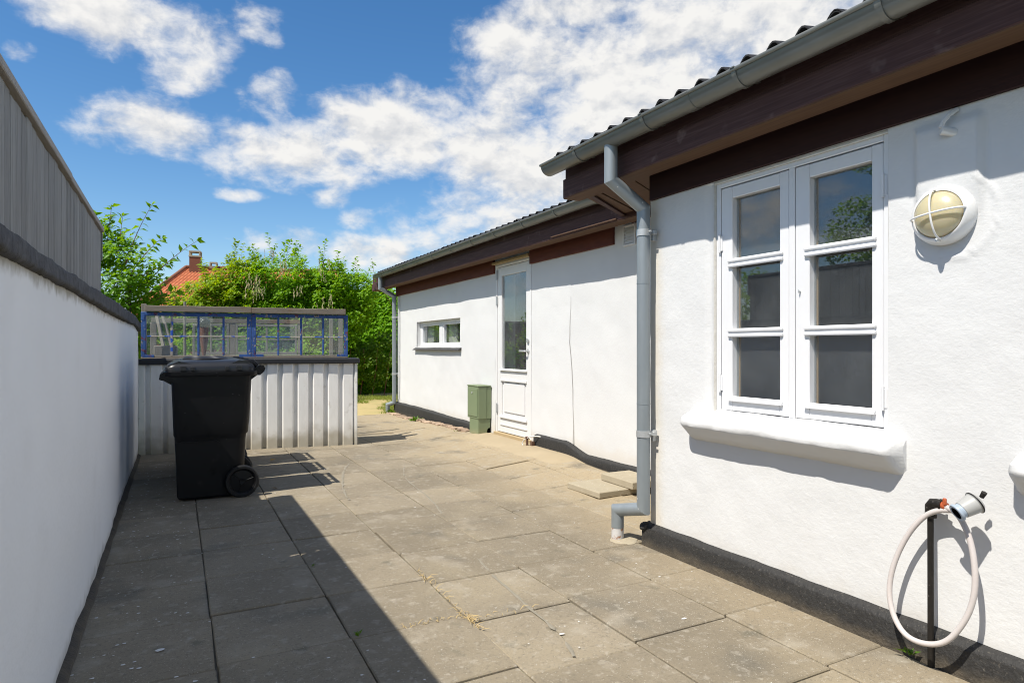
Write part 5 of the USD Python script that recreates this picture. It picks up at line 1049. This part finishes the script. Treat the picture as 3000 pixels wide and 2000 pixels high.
# hedge: dense climbing leaves on a tall face
lf, tr = MB(), MB(); r = np.random.default_rng(81)
n = 14500; X_ = r.uniform(1.9, 5.6, n); top = 3.0 + .16 * np.sin(X_ * 2.3) + .10 * np.sin(X_ * 5.1 + 1) - .10 * (X_ - 3.4) ** 2 * (X_ < 3.4); Z_ = r.random(n) * top * .995 + .02; bulge = .20 * (meshkit.fbm(np.stack([X_ * 1.7, Z_ * 1.7, X_ * 0], -1), 3, 3) - .5) * 2 + .25 * np.sin(np.clip(Z_ / top, 0, 1) * np.pi * .9)
Y_ = 16.0 + .60 * Z_ - bulge + r.exponential(.06, n) + .9 * smoothstep(Z_ / top, .85, 1.0) * r.random(n); P = np.stack([X_, Y_, Z_], -1)
keep = meshkit.fbm(P * [2.6, 2.6, 2.6], 2, 7) + .12 * r.random(n) > .37; P = P[keep]
lf.add(*leaves(P, np.tile([-.35, -1.0, .25], (len(P), 1)), .15, 5, width=.78, droop=.35, spread=.65, face=.9))
core = trimesh.creation.box((3.8, .5, 2.75)); core.apply_translation((3.75, 16.65, 1.35)); core = core.subdivide().subdivide().subdivide(); v = core.vertices + [[0, 1, 0]] * (core.vertices[:, 2:3] * .60 - .35) + .22 * (meshkit.fbm(core.vertices * 2, 3, 6)[:, None] - .5)
hd = thing("hedge", "tall dense bright green hedge beyond the lawn at the annexe end", "hedge"); lf.build("foliage", M["leaf_hedge"], hd); obj("inner_growth", (v, core.faces), M["leaf_bramble"], hd, smooth=True)
lf = MB(); lf.add(*clump_crown([(3.7, 15.5, .75, .55, .35, .55), (4.3, 15.4, .7, .5, .35, .5), (3.2, 15.6, .55, .5, .3, .5), (4.6, 15.4, 1.1, .4, .3, .4)], 150, 3600, .085, 91, clump_r=.15, shell=.45, zmin=.03)); st_ = MB()
for k in range(6): st_.tube([(3.1 + k * .3, 15.6, -.05), (3.15 + k * .3, 15.4, .7), (3.0 + k * .33, 15.2, 1.15)], [.012, .009, .004], 5)
plant("bramble", "bramble bush with reddish tinged leaves at the foot of the hedge", "shrub", lf, M["leaf_bramble"], st_, M["red_twig"])
# sprig at the far end of the annexe gutter
lf, tw = MB(), MB(); shoot((3.24, 11.55, 2.45), (3.20, 11.62, 2.80), (0, 0, 0), 3, .03, 5, tw, lf, .004); lf.add(*clump_crown([(3.2, 11.62, 2.50, .16, .12, .10)], 14, 110, .06, 5, clump_r=.06)); tw.tube([(3.95, 11.5, -.05), (3.80, 11.55, 1.6), (3.24, 11.6, 2.48)], [.01, .008, .004], 5)
plant("climbing_sprig", "thin leafy sprig growing over the far end of the annexe gutter", "plant", lf, M["leaf_hedge"], tw, M["red_twig"])
# fruit tree behind the plank fence: the camera meets it only as a reflection in the window
lf, tr = MB(), MB(); lf.add(*clump_crown([(-4.2, 5.3, 3.3, .9, .8, .8), (-4.0, 5.9, 2.7, .8, .7, .7), (-4.3, 5.0, 2.4, .8, .7, .7)], 160, 6500, .075, 95, clump_r=.2, shell=.3)); tr.tube([(-4.2, 5.4, -.08), (-4.2, 5.4, 1.2), (-4.2, 5.4, 2.8)], [.08, .06, .02], 8)
plant("fruit_tree", "fruit tree behind the plank fence, mirrored in the right window sash", "tree", lf, M["leaf_cherry"], tr, M["bark"])

lf, tr = MB(), MB(); lf.add(*clump_crown([(-3.2, 7.0 + k * .9, 1.35, .7, .7, 1.25) for k in range(4)], 150, 5000, .09, 96, clump_r=.22, shell=.4)); tr.tube([(-3.2, 7.4, -.08), (-3.2, 7.4, 1.5)], [.05, .03], 6); tr.tube([(-3.2, 9.2, -.08), (-3.2, 9.2, 1.5)], [.05, .03], 6)
plant("neighbour_hedge", "dark hedge of the neighbouring garden, mirrored in the left window sash", "hedge", lf, M["leaf_cherry"], tr, M["bark"])

# ------------------------------------------------------------------ far house with orange roof
DX, DY_ = math.sin(math.radians(9)), math.cos(math.radians(9))
fh = thing("orange_roofed_house", "distant house with orange tiled roof and brick chimneys beyond the shrubs", "house")
def cpt(px, dist):                                                       # a point on the far ground line by its bearing tangent
    a = math.radians(YAW) + math.atan((px - 1500) / 1870); return np.array([math.sin(a), math.cos(a)]) * dist
Lp, Rp = np.array([-1.7, 45.4]), np.array([9.9, 43.2]); ux = (Rp - Lp) / np.linalg.norm(Rp - Lp); uy = np.array([-ux[1], ux[0]]); LEN = np.linalg.norm(Rp - Lp)
def far(a, b_, z): q = Lp + ux * a + uy * b_; return (q[0], q[1], z)
def roof_plane(p00, p10, p01, p11, nu, nv):
    """Pantiled plane: wavy across, stepped down the slope. p00,p10 eaves; p01,p11 ridge."""
    U_, V_ = np.meshgrid(np.linspace(0, 1, nu), np.linspace(0, 1, nv), indexing="ij"); p00, p10, p01, p11 = map(np.array, (p00, p10, p01, p11))
    P = (p00 * (1 - U_[..., None]) + p10 * U_[..., None]) * (1 - V_[..., None]) + (p01 * (1 - U_[..., None]) + p11 * U_[..., None]) * V_[..., None]
    P = P.copy(); P[..., 2] += .05 * np.sin(U_ * nu / 6 * 2 * np.pi) + .05 * (1 - (V_ * nv / 4) % 1); i, j = np.meshgrid(np.arange(nu - 1), np.arange(nv - 1), indexing="ij"); a = (i * nv + j).ravel(); return P.reshape(-1, 3), np.stack([a, a + nv, a + nv + 1, a + 1], -1)
RZ, EZ = 6.15, 3.0
m = MB(); m.add(*roof_plane(far(-.3, -3.4, EZ), far(LEN + .3, -3.4, EZ), far(2.35, 0, RZ), far(LEN - .3, 0, RZ), 300, 56)); m.add(*roof_plane(far(-.3, 3.4, EZ), far(-.3, -3.4, EZ), far(2.3, .05, RZ), far(2.3, -.05, RZ), 160, 56)); m.add(*roof_plane(far(LEN + .3, -3.4, EZ), far(LEN + .3, 3.4, EZ), far(LEN - .3, -.05, RZ), far(LEN - .3, .05, RZ), 60, 40)); m.add(*roof_plane(far(LEN + .3, 3.4, EZ), far(-.3, 3.4, EZ), far(LEN - .3, 0, RZ), far(2.3, 0, RZ), 60, 40))
rf = m.build("roof", M["orange_roof"], fh)
m = MB(); m.tube([far(-.35, -3.45, EZ + .06), far(2.3, 0, RZ + .08)], .11, 8); m.tube([far(2.3, 0, RZ + .08), far(LEN - .3, 0, RZ + .08)], .12, 8); m.build("ridge", M["ridge_tile"], fh, smooth=True)
m = MB(); V = [far(a, b_, z) for a in (0, LEN) for b_ in (-3, 3) for z in (-.08, EZ + .1)]; m.add(V, _BF); m.build("wall", M["chimney"], fh)
def stack(px, w, zt, zb):
    c = Lp + ux * px; m = MB(); V = [(c[0] + ux[0] * a * w / 2 + uy[0] * b_ * w / 2, c[1] + ux[1] * a * w / 2 + uy[1] * b_ * w / 2, z) for a in (-1, 1) for b_ in (-1, 1) for z in (zb, zt)]; m.add(V, _BF); m.build("chimney", M["chimney"], fh)
    k = MB(); 
    for w2, z0, z1 in ((w * 1.1, zt, zt + .08), (w * 1.05, zt + .30, zt + .38)): k.add([(c[0] + ux[0] * a * w2 / 2 + uy[0] * b_ * w2 / 2, c[1] + ux[1] * a * w2 / 2 + uy[1] * b_ * w2 / 2, z) for a in (-1, 1) for b_ in (-1, 1) for z in (z0, z1)], _BF)
    for a in (-.45, .45):
        for b_ in (-.45, .45): q = c + ux * a * w + uy * b_ * w; k.tube([(q[0], q[1], zt + .08), (q[0], q[1], zt + .30)], .05, 6)
    k.build("chimney_cap", M["concrete_slab"], fh)
stack(2.85, .62, 6.85, 5.2); stack(3.9, .40, 6.2, 5.6)
m = MB(); q = far(.55, -.5, 4.2); m.tube([q, (q[0], q[1], 5.3)], .025, 5); m.tube([(q[0] - .3, q[1], 5.2), (q[0] + .3, q[1], 5.2)], .02, 5); m.build("aerial", M["iron"], fh)

# ------------------------------------------------------------------ what the door pane mirrors, left of the frame
fm = thing("floodlight_mast", "tall floodlight mast with a cross bar of lamps, mirrored in the door pane", "mast")
m = MB(); m.tube([(-12.6, 40, -.1), (-12.6, 40, 11.0)], [.14, .08], 8); m.build("mast", M["galv"], fm)
m = MB(); m.tube([(-13.5, 40, 11), (-11.7, 40, 11)], .06, 6); m.build("cross_bar", M["galv"], fm)
for dx in (-.8, 0, .8):
    m = MB(); m.box(-12.6 + dx - .28, -12.6 + dx + .28, 39.7, 40.1, 10.7, 11.2, .05); m.build("floodlight", M["iron"], fm)
bf = thing("brown_fence", "brown board fence at the end of the neighbouring garden, mirrored in the door pane", "fence")
for k in range(56):
    x = -11 + k * .16; p = MB(); p.box(x, x + .152, 19 + .0 * k, 19.025, -.05, 2.0, .003); p.build("board", M["brown_fence"], bf)
p = MB(); p.box(-11, -2.05, 18.97, 19.05, 2.0, 2.06, .003); p.build("capping", M["old_lath"], bf)
